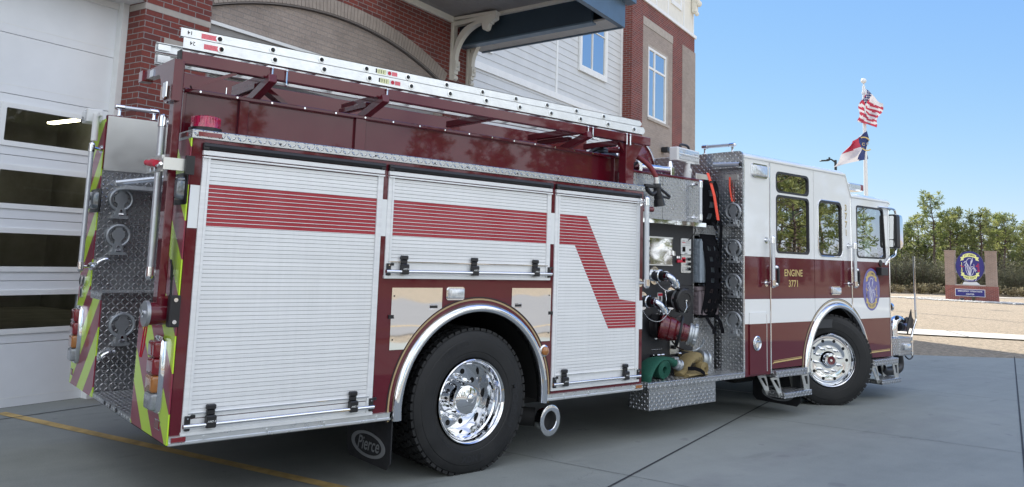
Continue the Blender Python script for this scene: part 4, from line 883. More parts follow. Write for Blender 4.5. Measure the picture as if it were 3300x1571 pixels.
# front face with the windscreen, interior
m = MB('cab_paint'); m.plate([(0.004, .50), (2.496, .50), (2.496, 2.46), (0.004, 2.46)], [rrect(.12, 2.38, 1.52, 2.40, .08)], YZ, 8.965, 8.99); ff = m.done('cab_front', T)
m = MB('front_glass'); m.plate(rrect(.11, 2.39, 1.51, 2.41, .08), [], YZ, 8.98, None); m.done('windscreen', ff)
m = MB('interior'); m.box(5.7, 8.9, .06, 2.44, .9, 1.0); m.box(7.4, 7.44, .9, 1.7, 1.0, 2.6); m.box(8.45, 8.9, .1, 2.4, 1.0, 1.60, .05); m.box(8.55, 8.88, .2, 1.0, 1.60, 1.72, .05); m.box(8.5, 8.85, 1.5, 2.2, 1.6, 1.74, .05); m.box(5.695, 5.72, .06, 2.44, 1., 2.7); m.box(7.0, 7.9, 1.0, 1.5, 1.0, 1.75, .1)
m.tube([(8.5 + .0, 1.98 + .22 * math.cos(t), 1.78 + .2 * math.sin(t)) for t in [2 * PI * i / 24 for i in range(24)]], .016, 6, closed=True); m.done('cab_interior', T)
for x, y in ((7.85, .5), (7.85, 1.95), (6.35, .5), (6.35, 1.95), (7.05, .5)):
    m = MB('seat'); m.box(x - .25, x + .25, y - .24, y + .24, 1.15, 1.32, .05, 2); m.box(x - .3, x - .17, y - .24, y + .24, 1.3, 1.98, .05, 2); m.box(x - .28, x - .18, y - .13, y + .13, 1.98, 2.18, .04, 2); m.done('seat', T)
m = MB('black'); m.tube([(9.15, .32 + .10 * math.cos(t), 2.16 + .14 * math.sin(t)) for t in [2 * PI * i / 24 for i in range(24)]], .02, 6, closed=True); m.plate([(.2, 2.4), (1.1, 2.4), (1.1, 2.33), (.2, 2.33)], [], YZ, 8.86, 8.87); m.done('convex_mirror', T)
m = MB(['cab_paint', 'front_glass']); m.plate([(5.69, .47), (8.985, .5), (8.985, 2.466), (7.968, 2.466), (7.832, 2.722), (5.69, 2.722)], [rrect(6.31, 6.98, 1.75, 2.6, .05), rrect(7.2, 7.73, 1.75, 2.37, .05), rrect(8.12, 8.85, 1.75, 2.37, .05)], XZ(), 2.46, 2.50); m.done('cab_far_side', T)
# small front compartment door
m = MB('cab_paint'); m.box(5.776, 6.087, -.012, 0, .478, 1.115, .003); cd = m.done('compartment_door', T)
m = MB('chrome'); m.lathe([(.073, -.012), (.076, -.02), (.066, -.026), (.058, -.018), (.001, -.014)], (5.90, 0, .795), (0, 1, 0), 28); m.tube([(5.90 + .045 * math.cos(t), -.024, .79 + .05 * math.sin(t)) for t in [2 * PI * i / 24 for i in range(24)]], .005, 6, closed=True); m.box(5.855, 5.945, -.03, -.018, .805, .817, .003); m.done('latch', cd); m = MB('chrome'); m.cyl((6.09, -.01, .5), (6.09, -.01, 1.09), .005); m.done('hinge', cd)
# door furniture
for x in (6.105, 7.895):
    rail((x, -.08, 1.885), (x + .003, -.08, 1.405), (0, -.08, 0), .022)
for x, par in ((6.215, d1), (8.0, d2)):
    m = MB(['black', 'chrome']); m.tube(bez([(x, -.02, 1.58), (x + .02, -.055, 1.575), (x + .025, -.06, 1.49), (x + .02, -.055, 1.41), (x, -.02, 1.405)], 5), .017, 8); m.mi = 1; m.sphere((x + .012, -.045, 1.585), .03, 12, (1, .8, .8)); m.sphere((x + .012, -.045, 1.405), .03, 12, (1, .8, .8)); m.box(x - .03, x + .03, -.012, .0, 1.375, 1.62, .008); m.done('door_handle', par)
# lettering and emblem
m = MB(['gold', 'ink'])
for s, x, z, sz in (('ENGINE', 6.645, 1.527, .105), ('3771', 6.645, 1.410, .105)):
    m.mi = 1; m.mesh2d(text2d(s, sz, bold=.022), lambda a, b: (x + a * 1.02 + .004, -.0012, z + b - .003)); m.mi = 0; m.mesh2d(text2d(s, sz, bold=.012), lambda a, b: (x + a * 1.02, -.002, z + b))
m.done('lettering', d1)
m = MB(['gold', 'ink'])
for k, c in enumerate('3771'):
    z = 2.335 - k * .101; m.mi = 1; m.mesh2d(text2d(c, .105, bold=.025), lambda a, b: (7.845 + a + .005, -.0012, z + b - .004)); m.mi = 0; m.mesh2d(text2d(c, .105, bold=.005), lambda a, b: (7.845 + a, -.002, z + b))
m.done('lettering', T)
def emblem(m, fn, sx, sy, detail_text=True, names=('ST. JAMES', 'FIRE DEPT')):
    """m material slots: 0 field, 1 ribbon, 2 white, 3 dark text, 4 red; drawn on the unit disc"""
    F = lambda lay: (lambda x, y: fn(x * sx, y * sy, lay))
    n = 48; m.mi = 0; m.mesh2d((circ(0, 0, 1, n=n), [tuple(range(n))]), F(0))
    m.mi = 1
    for (cy, up, nm) in ((.62, 1, names[0]), (-.66, -1, names[1])):
        for i, pc in enumerate(banner2d(.95, .24, .13, up)): m.mi = 1; m.mesh2d(([(x, y + cy) for x, y in pc[0]], pc[1]), F(2 if i == 0 else 1))
        m.mi = 3; v, f = text2d(nm, .17, bold=.004); m.mesh2d(([(x * 1.05, y + cy + .13 * up * (1 - (2 * x / .95) ** 2)) for x, y in v], f), F(3))
    m.mi = 2
    for pts, w in ((arc2d(0, -.05, .30, .58, 60, 300, 30), .028), (arc2d(0, -.05, .30, .58, -60, 20, 14), .028), ([(-.05, -.62), (.0, -.1), (.12, .35), (.24, .58)], .03), ([(.05, .1), (.13, .32), (.2, .45)], [.05, .13, .05]), (bez2([(-.05, -.6), (-.12, -.2), (-.2, .2), (-.3, .32), (-.42, .2)]), [.035] * 33), (bez2([(-.02, -.6), (-.02, -.2), (-.18, .15), (-.38, .05)]), .035), (bez2([(0, -.6), (.04, -.2), (.14, -.02), (.3, -.1), (.45, -.3)]), .035), (bez2([(.02, -.62), (.1, -.3), (.2, -.12), (.34, -.25), (.38, -.38)]), .035), (bez2([(-.08, -.55), (-.2, -.1), (-.3, .1)]), .03)):
        if isinstance(w, list) and len(w) != len(pts): w = w[0]
        m.mesh2d(stroke2d(pts, w), F(1))
    m.mi = 1; m.mesh2d(([(-.62, -.35), (-.52, -.35), (-.54, -.15), (-.6, -.15)], [(0, 1, 2, 3)]), F(1)); m.mesh2d(circ(-.57, -.3, .06, .09, 10) and (circ(-.57, -.3, .06, .09, 10), [tuple(range(10))]), F(1)); m.mesh2d(stroke2d([(-.57, -.2), (-.57, .25)], .035), F(1))
    m.mi = 4; m.mesh2d(stroke2d([(-.68, .05), (-.57, -.02), (-.42, -.05)], .05), F(2)); m.mesh2d(stroke2d([(.56, .2), (.56, -.35)], .03), F(1)); m.mesh2d(stroke2d([(.63, .2), (.63, -.35)], .03), F(1)); m.mesh2d(([(.4, .0), (.52, .1), (.52, -.05)], [(0, 1, 2)]), F(1)); m.mesh2d(([(.5, -.3), (.7, -.26), (.68, -.36)], [(0, 1, 2)]), F(2))
m = MB(['emblem_blue', 'emblem_yellow', 'emblem_white', 'navy', 'gold']); emblem(m, lambda a, b, l: (8.465 + a, -.0012 - .0006 * l, 1.352 + b), .222, .262); m.done('department_emblem', d2)
for x0, x1, z0, z1 in ((6.21, 6.80, .565, .60), (8.38, 8.93, .565, .585)): m = MB('gold'); m.mesh2d(stroke2d([(x0, z0), (x0 + .03, z0 + .014), (x1, z1)], [.004, .014, .014]), lambda a, b: (a, -.0015, b)); m.mesh2d(stroke2d([(x0 + .02, z0 + .03), (x1, z1 + .016)], .004), lambda a, b: (a, -.0015, b)); m.done('pinstripe', T)
# cab steps
for nm, x0, x1, zt_, zl, xa, xb in (('cab_step', 6.19, 6.815, .50, .265, 6.30, 6.855), ('cab_step', 8.372, 9.03, .492, .245, 8.52, 9.04)):
    m = MB('dplate'); m.box(x0, x1, -.06, .2, zt_ - .07, zt_, .003); m.box(xa, xb, -.085, .15, zl - .055, zl, .003); o = m.done(nm, T)
    for xx, dx in ((xa - .12, .12), (xb - .06, .02)):
        for y in (-.03, .12):
            m = MB('steel'); m.plate([(xx - .06, zt_ - .07), (xx + .10, zt_ - .07), (xx + .10 + dx * .6, zl - .05), (xx + dx, zl - .05)], [[(xx, zt_ - .095), (xx + .065, zt_ - .095), (xx + .065 + dx * .5, zl + .05), (xx + .03 + dx * .55, zl + .05)]], XZ(), y, y + .008); m.done('step_bracket', o)
# mirror
m = MB(['black', 'chrome'])
q = rrect(-.10, .055, 1.885, 2.325, .035)
m.rings([[(x, cy + (a - cy) * k, b) for a, b in q] for x, k, cy in ((8.99, 1., -.03), (9.08, 1., -.03))], True); m.mi = 1; m.rings([[(x, -.03 + (a + .03) * k, 2.105 + (b - 2.105) * k) for a, b in q] for x, k in ((9.075, 1.02), (9.15, 1.0), (9.19, .85), (9.2, .5))], True)
mr = m.done('wing_mirror', T)
m = MB('mirror_steel'); m.plate(rrect(-.067, .048, 2.0, 2.305, .02), [], YZ, 8.984, 8.989); m.plate(rrect(-.067, .048, 1.90, 1.99, .03), [], YZ, 8.984, 8.989); m.done('mirror_glass', mr)
m = MB(['chrome', 'black']); m.tube(bez([(8.70, .0, 2.405), (8.9, -.03, 2.40), (9.06, -.04, 2.385), (9.1, -.04, 2.31)], 6), .014, 8); m.box(8.66, 8.74, -.008, 0, 2.395, 2.41); m.done('mirror_arm', mr); m = MB(['chrome', 'black']); m.tube(bez([(8.82, -.02, 1.665), (8.86, -.05, 1.74), (9.02, -.05, 1.80), (9.08, -.04, 1.90)], 6), .017, 8); m.mi = 1; m.lathe([(.045, 0), (.04, -.012), (.001, -.016)], (8.72, 0, 1.683), (0, 1, 0), 20); m.done('mirror_arm', mr)
m = MB('black'); m.box(8.60, 8.79, -.07, .0, 1.53, 1.63, .006); m.done('side_camera', T)
m = MB(['clear_lens', 'red_lens', 'alu']); m.box(8.35, 8.74, .2, 2.3, 2.61, 2.705, .02); m.mi = 2; m.box(8.42, 8.66, .5, 2.0, 2.53, 2.61); m.mi = 1; m.box(8.66, 8.72, .196, .5, 2.62, 2.695); m.done('light_bar', T)
m = MB(['amber_lens', 'chrome']); m.mi = 1; m.lathe([(.055, 0), (.055, .05), (.04, .055)], (9.0, .04, 1.128), (1, 0, 0), 20); m.mi = 0; m.lathe([(.04, .05), (.036, .09), (.02, .1), (.001, .102)], (9.0, .04, 1.128), (1, 0, 0), 18); m.done('turn_signal', T)
m = MB('amber_lens'); m.box(8.957, 8.982, -.004, 0, .51, .65); m.done('reflector', T)
# bumper, trash line and guide pole
m = MB(['dplate', 'dark', 'black']); m.box(9.30, 9.66, .05, 2.45, .48, .72, .01); m.mi = 2; m.box(9.0, 9.30, .4, 2.1, .50, .66); m.mi = 0; m.box(9.05, 9.30, .06, .1, .5, .71); m.mi = 2; m.tube(bez([(9.42, .12, .48), (9.44, .12, .36), (9.36, .12, .30), (9.1, .15, .29), (9.0, .15, .34)], 6), .06, 12); bp = m.done('front_bumper', T)
lamp_block('bumper_lamp', 9.41, 9.58, .555, .645, .048, bp)
m = MB(['chrome']); m.tube(bez([(9.46, .2, .70), (9.46, .2, .84), (9.50, .2, .91), (9.60, .2, .935), (9.68, .2, .92)], 6), .06, 16); m.cyl((9.46, .2, .71), (9.46, .2, .76), .075, n=20); m.done('discharge_elbow', bp)
m = MB(['hose_green', 'black', 'red_cast']); m.cyl((9.35, .3, .83), (9.5, .3, .88), .055); m.mi = 1; m.cyl((9.62, .2, .84), (9.72, .2, .84), .06, n=18); m.mi = 2; m.cyl((9.70, .2, .84), (9.84, .2, .83), .062, n=18); m.mi = 1; m.tube([(9.68, .2, .9), (9.68, .2, .96), (9.50, .15, .97)], .009, 8); m.sphere((9.49, .15, .97), .028, 10); m.box(9.65, 9.71, .17, .23, .93, .98); m.box(9.79, 9.85, .17, .23, .88, .95); m.tube([(9.82, .2, .94), (9.9, .2, .94)], .009, 8); m.sphere((9.9, .2, .94), .026, 10); m.done('gate_valve', bp)
m = MB(['chrome', 'black']); px = 9.86; py = .12
m.tube(bez([(9.70, .06, .47), (9.705, .06, .66), (9.71, .06, .74), (9.79, .06, .86), (9.845, .06, .94), (9.845, .06, 1.05)], 6) + [Vector((9.845, .06, 1.80))], .0145, 10); m.box(9.64, 9.73, .05, .1, .645, .665); m.box(9.64, 9.73, .05, .1, .5, .515); m.mi = 1; m.plate([(9.70, .95), (9.79, 1.08), (9.80, .98), (9.86, .93), (9.80, .82), (9.72, .84), (9.66, .74), (9.64, .82)], [], XZ(), .09, .1); m.tube(bez([(9.5, .06, .47), (9.58, .05, .43), (9.68, .05, .45), (9.71, .06, .5)], 5), .01, 6); m.done('guide_pole', bp)

# --- wheels (built about their own centre, outer face towards -y)
def wheel(name, c, rot, dual, label):
    X = Matrix.Translation(c) @ Matrix.Rotation(R(rot), 4, 'Z')
    m = MB('rubber', X)
    def tyre(y):
        m.lathe([(.306, y + .03), (.32, y + .012), (.345, y + .004), (.36, y + .004), (.364, y + .0), (.42, y - .004), (.455, y - .0), (.46, y + .004), (.49, y + .008), (.512, y + .018), (.522, y + .032), (.524, y + .07), (.524, y + .235), (.522, y + .27), (.49, y + .295), (.42, y + .305), (.34, y + .29), (.306, y + .27)], (0, 0, 0), (0, 1, 0), 64)
        n = 54
        for k in range(n):
            t = 2 * PI * k / n
            for j, (a, b) in enumerate(((.022, .075), (.085, .145), (.158, .218), (.228, .28))):
                tt = t + (j % 2) * PI / n; m.obox((.527 * math.cos(tt), y + (a + b) / 2, .527 * math.sin(tt)), (math.cos(tt), 0, math.sin(tt)), (-.12 * math.sin(tt), 1, .12 * math.cos(tt)), (-math.sin(tt), 0, math.cos(tt)), .02, b - a, .047)
    tyre(0.)
    if dual: tyre(.345)
    root = ty = m.done(name, T, label=label, sharp=25)
    m = MB('flap', X)
    def ringtext(s, size, r, mid, up=True, bold=.01, sp=1.):
        v, f = text2d(s, size, bold=bold)
        def fn(a, b):
            rr = r + (b if up else -b); t = R(mid) - (a / r * sp if up else -a / r * sp); return (rr * math.cos(t), -.0055 if rr < .455 else -.002, rr * math.sin(t))
        m.mesh2d((v, f), fn)
    if dual: ringtext('315/80 R 22.5', .05, .425, 115, True, .03); ringtext('MICHELIN', .075, .41, -8, True, .04); ringtext('XDN 2', .065, .415, -88, False, .04)
    else: ringtext('315/80 R 22.5', .045, .425, 60, True, .02); ringtext('MICHELIN', .06, .41, 200, True, .03)
    m.done('sidewall_lettering', ty)
    m = MB(['chrome', 'dark'], X)
    if dual:
        m.lathe([(.298, .012), (.307, .008), (.309, .0), (.303, -.006), (.292, .004), (.286, .02), (.278, .04), (.272, .065), (.262, .075), (.25, .14), (.246, .19), (.238, .222), (.13, .225), (.11, .225)], (0, 0, 0), (0, 1, 0), 64)
        m.lathe([(.132, .226), (.126, .19), (.116, .12), (.112, .095), (.112, .084), (.104, .072), (.07, .060), (.001, .055)], (0, 0, 0), (0, 1, 0), 40); m.lathe([(.036, .06), (.032, .048), (.026, .044), (.001, .042)], (.02, 0, .01), (0, 1, 0), 24)
    else:
        m.lathe([(.298, .012), (.307, .008), (.309, .0), (.303, -.006), (.292, .004), (.286, .02), (.278, .04), (.27, .06), (.258, .06), (.25, .05), (.20, .05), (.185, .055), (.165, .056), (.10, .058)], (0, 0, 0), (0, 1, 0), 64)
        m.lathe([(.082, .062), (.08, .0), (.072, -.014), (.052, -.016), (.048, -.008)], (0, 0, 0), (0, 1, 0), 36)
    m.mi = 1
    for k in range(10):
        t = 2 * PI * k / 10; r, y, s = (.196, .223, .021) if dual else (.226, .050, .019)
        m.cyl((r * math.cos(t), y + .03, r * math.sin(t)), (r * math.cos(t), y - .0015, r * math.sin(t)), s, n=16)
        if dual: t += .3; m.cyl((.11 * math.cos(t), .125, .11 * math.sin(t)), (.119 * math.cos(t), .124, .119 * math.sin(t)), .008, n=8)
    rim = m.done('rim', root, sharp=30)
    for k in range(10):
        m = MB('chrome', X); t = 2 * PI * k / 10 + .2; r, y = (.155, .23) if dual else (.142, .055); p = Vector((r * math.cos(t), y, r * math.sin(t))); L = .062
        m.cyl(p, p - Vector((0, L * .4, 0)), .021, n=6); m.cyl(p - Vector((0, L * .4, 0)), p - Vector((0, L * .8, 0)), .014, .013, n=12); m.sphere(p - Vector((0, L * .8, 0)), .013, 10); m.done('wheel_nut', rim)
    if not dual:
        m = MB(['red_cast', 'chrome'], X); m.lathe([(.05, -.008), (.03, -.004), (.001, -.002)], (0, 0, 0), (0, 1, 0), 24); m.mi = 1; m.cyl((0, 0, 0), (0, -.012, 0), .014, n=12); m.done('hub_oil_cap', rim)
    return root
wheel('wheel', (2.197, .012, .52), 0, True, 'rear wheel with a deep dished rim and chrome hub cap')
wheel('wheel', (7.575, .075, .52), -33, False, 'front wheel turned outward with a flat polished rim')
for x, y in ((RC, 2.2), (FC, 2.2)):
    m = MB('rubber'); m.lathe([(.1, .02), (.31, .0), (.49, .0), (.522, .03), (.522, .27), (.49, .3), (.1, .28)], (x, y, .52), (0, 1, 0), 40); w_ = m.done('wheel', T)

# mud flaps and exhaust
def mudflap(x, y0, y1, z0, z1, cy, cz, ew, eh):
    m = MB('flap'); m.plate([(y0, z1), (y1, z1), (y1, z0 + .05), (y1 - .05, z0), (y0 + .05, z0 - .0), (y0, z0 + .05)], [], YZ, x, x + .01); o = m.done('mud_flap', T)
    m = MB('grey_casting'); outer = circ(cy, cz, ew, eh, 40); inner = circ(cy, cz, ew * .80, eh * .78, 40)
    m.plate(outer, [inner], YZ, x - .003, x - .0005)
    S = eh / .105
    m.mesh2d(text2d('Pierce', S * .155, shear=.28, bold=.012, sx=.92), lambda a, b: (x - .002, cy - a, cz + b + a * .04))
    m.done('badge', o)
mudflap(1.49, .0, .60, .115, .47, .30, .238, .235, .088)
mudflap(6.80, .02, .62, .06, .4, .3, .17, .2, .08)
m = MB(['dark', 'chrome']); m.tube([(2.4, .9, .40), (2.7, .4, .33), (2.85, .25, .315), (2.96, .16, .308)], .075, 16); m.mi = 1; ax = Vector((.10, -.99, -.02)).normalized(); c = Vector((2.985, .035, .305)); m.lathe([(.085, -.06), (.085, .0), (.118, .02), (.122, .032), (.112, .036), (.078, .034), (.074, .03), (.074, -.05)], c, ax, 36); m.done('exhaust_pipe', T)
m = MB('dark'); m.lathe([(.001, -.03), (.0745, -.03)], c, ax, 24); m.done('exhaust_bore', T)

# --- equipment carried on the engine: things of their own
def ladder(name, x0, x1, yn, yf, z0, z1, n, xr, dx, txt, label, group):
    L = thing(name, ((x0 + x1) / 2, (yn + yf) / 2, z0), label, 'ladder', group)
    zm = (z0 + z1) / 2
    for y, s in ((yn, 1), (yf, -1)):
        m = MB('alu_rail')
        holes = [circ(xr + dx * k, zm, .0165, n=14) for k in range(n)] if s == 1 else []
        m.plate([(x0, z0), (x1 - .03, z0), (x1 - .008, z0 + .018), (x1, zm), (x1 - .008, z1 - .018), (x1 - .03, z1), (x0, z1)], holes, XZ(), y, y + s * .004)
        ya, yb = sorted((y, y + s * .032)); m.box(x0 - .0, x1 - .03, ya, yb, z1 - .004, z1); m.box(x0 - .0, x1 - .03, ya, yb, z0, z0 + .004)
        r = m.done('rail', L)
        if s == 1:
            for k in range(n): m = MB('alu'); m.lathe([(.016, -.004), (.026, -.003), (.025, .0)], (xr + dx * k, y, zm), (0, 1, 0), 8); m.done('rung_collar', r)
            m = MB(['pink', 'ink', 'yellow_label', 'white_strap', 'sign_red']); xa = x0 + .125
            m.box(xa, xa + .10, y - .001, y, zm - .018, zm + .014)
            m.mi = 1; m.mesh2d(text2d(txt, .034, bold=.01), lambda a, b: (x0 + .055 - a, y - .001, zm + .004 - b))
            m.done('label', r); m = MB(['pink', 'ink', 'yellow_label', 'white_strap', 'sign_red']); m.mi = 1; xb = xr + 3.25 * dx; m.box(xb - .012, xb - .002, y - .001, y, zm - .014, zm + .016); m.mi = 2; m.box(xb, xb + .075, y - .001, y, zm - .018, zm + .018); m.mi = 1
            for q in range(3): m.box(xb + .012 + q * .02, xb + .016 + q * .02, y - .0015, y - .0009, zm - .012, zm + .012)
            m.mi = 3; m.box(xb + .08, xb + .17, y - .001, y, zm - .017, zm + .017); m.mi = 4; m.mesh2d((circ(xb + .104, zm, .015, n=16), [tuple(range(16))]), lambda a, b: (a, y - .0015, b)); m.mi = 0; m.box(xb + .124, xb + .17, y - .0015, y - .0009, zm - .014, zm + .014)
            m.done('label', r)
    for k in range(n):
        m = MB('alu_rail'); m.lathe([(.0168, 0), (.0168, yf - yn)], (xr + dx * k, yn, zm), (0, 1, 0), 12); m.done('rung', L)
    m = MB('alu'); m.box(x0 + .01, x0 + .09, yf - .034, yf - .028, z0 + .012, z1 - .012); m.done('foot_plate', L); m = MB('alu'); m.box(x0 + .7, x0 + .9, yf - .03, yf - .02, z0 + .01, z1 - .01); m.done('stop_plate', L)
    return L
ladder('extension_ladder', -.067, 4.232, .112, .70, 2.792, 2.867, 12, .166, .3553, '24', 'silver aluminium ladder marked 24 lying on the maroon rack beam', 'aluminium ladders on the engine')
ladder('roof_ladder', -.075, 4.23, .150, .68, 2.872, 2.934, 11, .165, .3535, '14', 'silver aluminium ladder marked 14 on top of the stack', 'aluminium ladders on the engine')

def spiral_hose(name, cx, cz, r0, r1, turns, y0, y1, mat, label, fold=None):
    o = thing(name, (cx, (y0 + y1) / 2, .514), label, 'fire hose', 'rolled hoses on the running board')
    m = MB(mat); N = int(turns * 40); th = .0105
    rings = []
    for i in range(N + 1):
        t = 2 * PI * turns * i / N; r = r0 + (r1 - r0) * i / N; 
        c, s = math.cos(t - PI / 2), math.sin(t - PI / 2)
        rings.append([(cx + (r + q) * c, y, cz + (r + q) * s * .96) for q, y in ((-th / 2, y0), (th / 2, y0 + .004), (th / 2 + .002, (y0 + y1) / 2), (th / 2, y1), (-th / 2, y1))])
    m.rings(rings, True); m.done('coil', o); return o
g = spiral_hose('rolled_hose', 4.50, .605, .03, .088, 5, .06, .17, 'hose_green', 'green fire hose rolled on the treadplate running board')
def flat_hose(o, pts, wid, mat, nm, thick=.02):
    P = bez([p for p in pts], 8); m = MB(mat); n = len(P); rings = []
    W = bez([(w, h, 0) for w, h in wid], 8)
    for i, p in enumerate(P):
        d = (P[min(i + 1, n - 1)] - P[max(i - 1, 0)]).normalized(); side = Vector((0, 1, 0)); side = (side - d * side.dot(d)).normalized(); nrm = d.cross(side)
        k = min(int(i * len(W) / n), len(W) - 1); w, h = W[k].x, W[k].y
        rings.append([p + side * (w * math.cos(t)) + nrm * (h * math.sin(t)) for t in [2 * PI * q / 14 for q in range(14)]])
    m.rings(rings, True); return m.done(nm, o)
flat_hose(g, [(4.235, .1, .50), (4.24, .1, .56), (4.31, .11, .64), (4.42, .12, .692), (4.55, .13, .69), (4.66, .13, .665), (4.73, .13, .64)], [(.09, .03), (.10, .03), (.10, .018), (.09, .015), (.06, .025), (.042, .036), (.04, .04)], 'hose_green', 'hose_end')
m = MB('storz'); a = Vector((4.73, .13, .64)); d = Vector((.9, -.1, -.3)).normalized(); m.lathe([(.038, -.005), (.05, 0), (.052, .018), (.046, .024), (.046, .04), (.055, .045), (.056, .066), (.046, .07), (.035, .07), (.035, .01)], a, d, 24); m.box(4.70, 4.76, .1, .15, .675, .70, .006); m.done('coupling', g)
b = spiral_hose('rolled_hose', 5.13, .575, .012, .062, 5, .07, .18, 'hose_tan', 'tan fire hose rolled beside the green one with a black strap and silver coupling')
flat_hose(b, [(4.78, .12, .53), (4.83, .13, .57), (4.90, .16, .62), (5.0, .18, .66), (5.10, .19, .665), (5.19, .19, .65)], [(.05, .03), (.08, .03), (.09, .035), (.085, .05), (.075, .06), (.075, .065)], 'hose_tan', 'hose_end')
flat_hose(b, [(4.80, .1, .53), (4.90, .1, .535), (5.0, .1, .54), (5.1, .1, .53)], [(.09, .02), (.09, .022), (.09, .022), (.09, .02)], 'hose_tan', 'hose_fold')
m = MB('storz'); a = Vector((5.17, .19, .655)); d = Vector((.95, -.2, -.22)).normalized(); m.lathe([(.07, 0), (.092, .004), (.092, .03), (.082, .036), (.082, .06), (.1, .066), (.1, .09), (.085, .096), (.07, .096), (.07, .02)], a, d, 32); m.done('coupling', b)
m = MB('webbing'); m.rings([[(x, y - .008, z - .018), (x, y - .008, z + .018), (x, y, z + .018), (x, y, z - .018)] for x, y, z in ((4.80, .03, .60), (4.88, .01, .598), (4.96, .0, .575), (5.02, .0, .54))], True, smooth=False); m.done('strap', b)
m = MB('ink')
v, f = text2d("25'", .075, shear=.3); m.mesh2d((v, f), lambda p, q: (5.04 + p * .9 + q * .1, .088 - (.006 + .0) - .02, .672 + q * .55 + p * .12)); m.mesh2d(stroke2d(bez2([(4.89, .62), (4.905, .645), (4.92, .615), (4.94, .64), (4.95, .61)]), .006), lambda p, q: (p, .055, q)); m.done('handwriting', b)
for nm, x0, x1, z0, z1, mat, lab in (('folded_hose', 5.26, 5.60, 2.06, 2.40, 'hose_grey', 'grey fire hose folded behind the upper black net'), ('folded_hose', 5.26, 5.60, 1.40, 1.86, 'hose_grey', 'blue-grey fire hose folded behind the lower black net, above the brown one'), ('folded_hose', 5.26, 5.60, 1.07, 1.37, 'hose_brown', 'brown fire hose folded at the bottom of the lower black net')):
    o = thing(nm, ((x0 + x1) / 2, .4, z0), lab, 'fire hose', 'hoses folded in the crosslays'); m = MB(mat); k = 6; wd = (x1 - x0) / k
    for i in range(k):
        xc = x0 + wd * (i + .5); zc = z0 + random.uniform(0, .02); zt2 = z1 - random.uniform(0, .05); lp = [(xc - wd * .42, zc), (xc - wd * .45, (zc + zt2) / 2), (xc - wd * .4, zt2 - .03), (xc, zt2), (xc + wd * .4, zt2 - .03), (xc + wd * .45, (zc + zt2) / 2), (xc + wd * .42, zc)]
        m.rings([[(a, y, c) for a, c in lp] for y, in ((.235 + random.uniform(0, .02),), (.27,), (.7,))], True)
    for q in range(5): m.box(x0, x1, .25 + random.uniform(0, .02), .7, z0 + q * (z1 - z0) / 5 + .004, z0 + (q + 1) * (z1 - z0) / 5 - .008, .012)
    m.done('fold', o)
o = thing('booster_hose', (4.3, .1, 2.2), 'red booster hose hanging down to a black nozzle in front of the upper tread plate', 'fire hose')
m = MB('hose_red'); m.tube(bez([(4.10, .45, 2.66), (4.17, .32, 2.645), (4.25, .20, 2.585), (4.32, .12, 2.50), (4.355, .085, 2.42), (4.365, .08, 2.39)], 6), .024, 12); m.done('hose', o)
m = MB(['alu', 'black']); m.cyl((4.365, .08, 2.40), (4.372, .08, 2.335), .03, n=18); m.done('coupling', o)
m = MB('black'); m.lathe([(.036, 0), (.04, .01), (.04, .04), (.034, .045)], (4.372, .08, 2.34), (.08, 0, -1), 18); m.box(4.20, 4.42, .06, .10, 2.29, 2.325, .008); m.cyl((4.378, .08, 2.30), (4.40, .08, 2.21), .036, n=18); m.cyl((4.395, .08, 2.235), (4.41, .08, 2.185), .042, n=18); m.cyl((4.405, .08, 2.195), (4.42, .08, 2.13), .046, .056, n=18)
m.tube(bez([(4.37, .08, 2.27), (4.30, .07, 2.235), (4.24, .07, 2.26), (4.22, .07, 2.29)], 5), .02, 10); m.tube([(4.40, .06, 2.295), (4.47, .055, 2.26), (4.54, .055, 2.225)], .014, 8); m.tube([(4.40, .06, 2.23), (4.47, .055, 2.215), (4.53, .055, 2.21)], .012, 8); m.done('nozzle', o)
# ------------------------------------------------------------------ ground
def P2(u, v, z=0.): return E1 * u + E2 * v + Vector((0, 0, z))
def sheet(name, pts, z, mat, sub=None):
    m = MB(mat); m.f([m.v((x, y, z)) for x, y in pts]); return m.done(name, kind='structure', recalc=False)
def up(o):
    for p in o.data.polygons:
        if p.normal.z < 0: o.data.flip_normals(); break
    return o
up(sheet('lawn', [(-700, -700), (900, -700), (900, 900), (-700, 900)], -.012, 'grass'))
up(sheet('concrete_apron', [(-40, -7.5), (10, -7.5), (15.5, -4.2), (17.6, -.27), (16.24, .784), (14.595, 2.06), (11.0, 5.2), (10.2, 9), (-40, 9)], 0., 'concrete'))
up(sheet('road', [(-200, -8.2), (200, -8.2), (200, -19.5), (-200, -19.5)], .002, 'asphalt'))
up(sheet('road_edge_line', [(-200, -9.6), (200, -9.6), (200, -9.75), (-200, -9.75)], .006, 'yellow_line'))
up(sheet('sidewalk', [(19.668, 4.19), (21.094, 2.279), (34, -15), (36.2, -15), (22.817, 2.811), (21.576, 4.992), (14, 17.), (12, 16.2)], .02, 'sidewalk'))
m = MB('joint')
for k in (0,): 
    a, b = Vector((20.9, 3.9, 0)), Vector((20.5, 3.1, 0))
m.f([m.v(p) for p in ((20.35, 3.28, .024), (20.38, 3.25, .024), (21.92, 4.36, .024), (21.89, 4.39, .024))]); up(m.done('sidewalk_joint', kind='structure', recalc=False))
up(sheet('far_path', [(46.0, 17.6), (46.7, 18.2), (64, 15.2), (63.5, 14.3)], .01, 'sidewalk'))
m = MB('joint')
def jline(u0, v0, u1, v1, w, z=.004):
    a, b = P2(u0, v0, z), P2(u1, v1, z); d = (b - a).normalized(); s = Vector((-d.y, d.x, 0)) * w / 2; m.f([m.v(p) for p in (a - s, b - s, b + s, a + s)])
for v, w in ((3.56, .016), (-1.62, .018), (-4.12, .016)): jline(-12, v, 18 if v > -3 else 15.9, v, w)
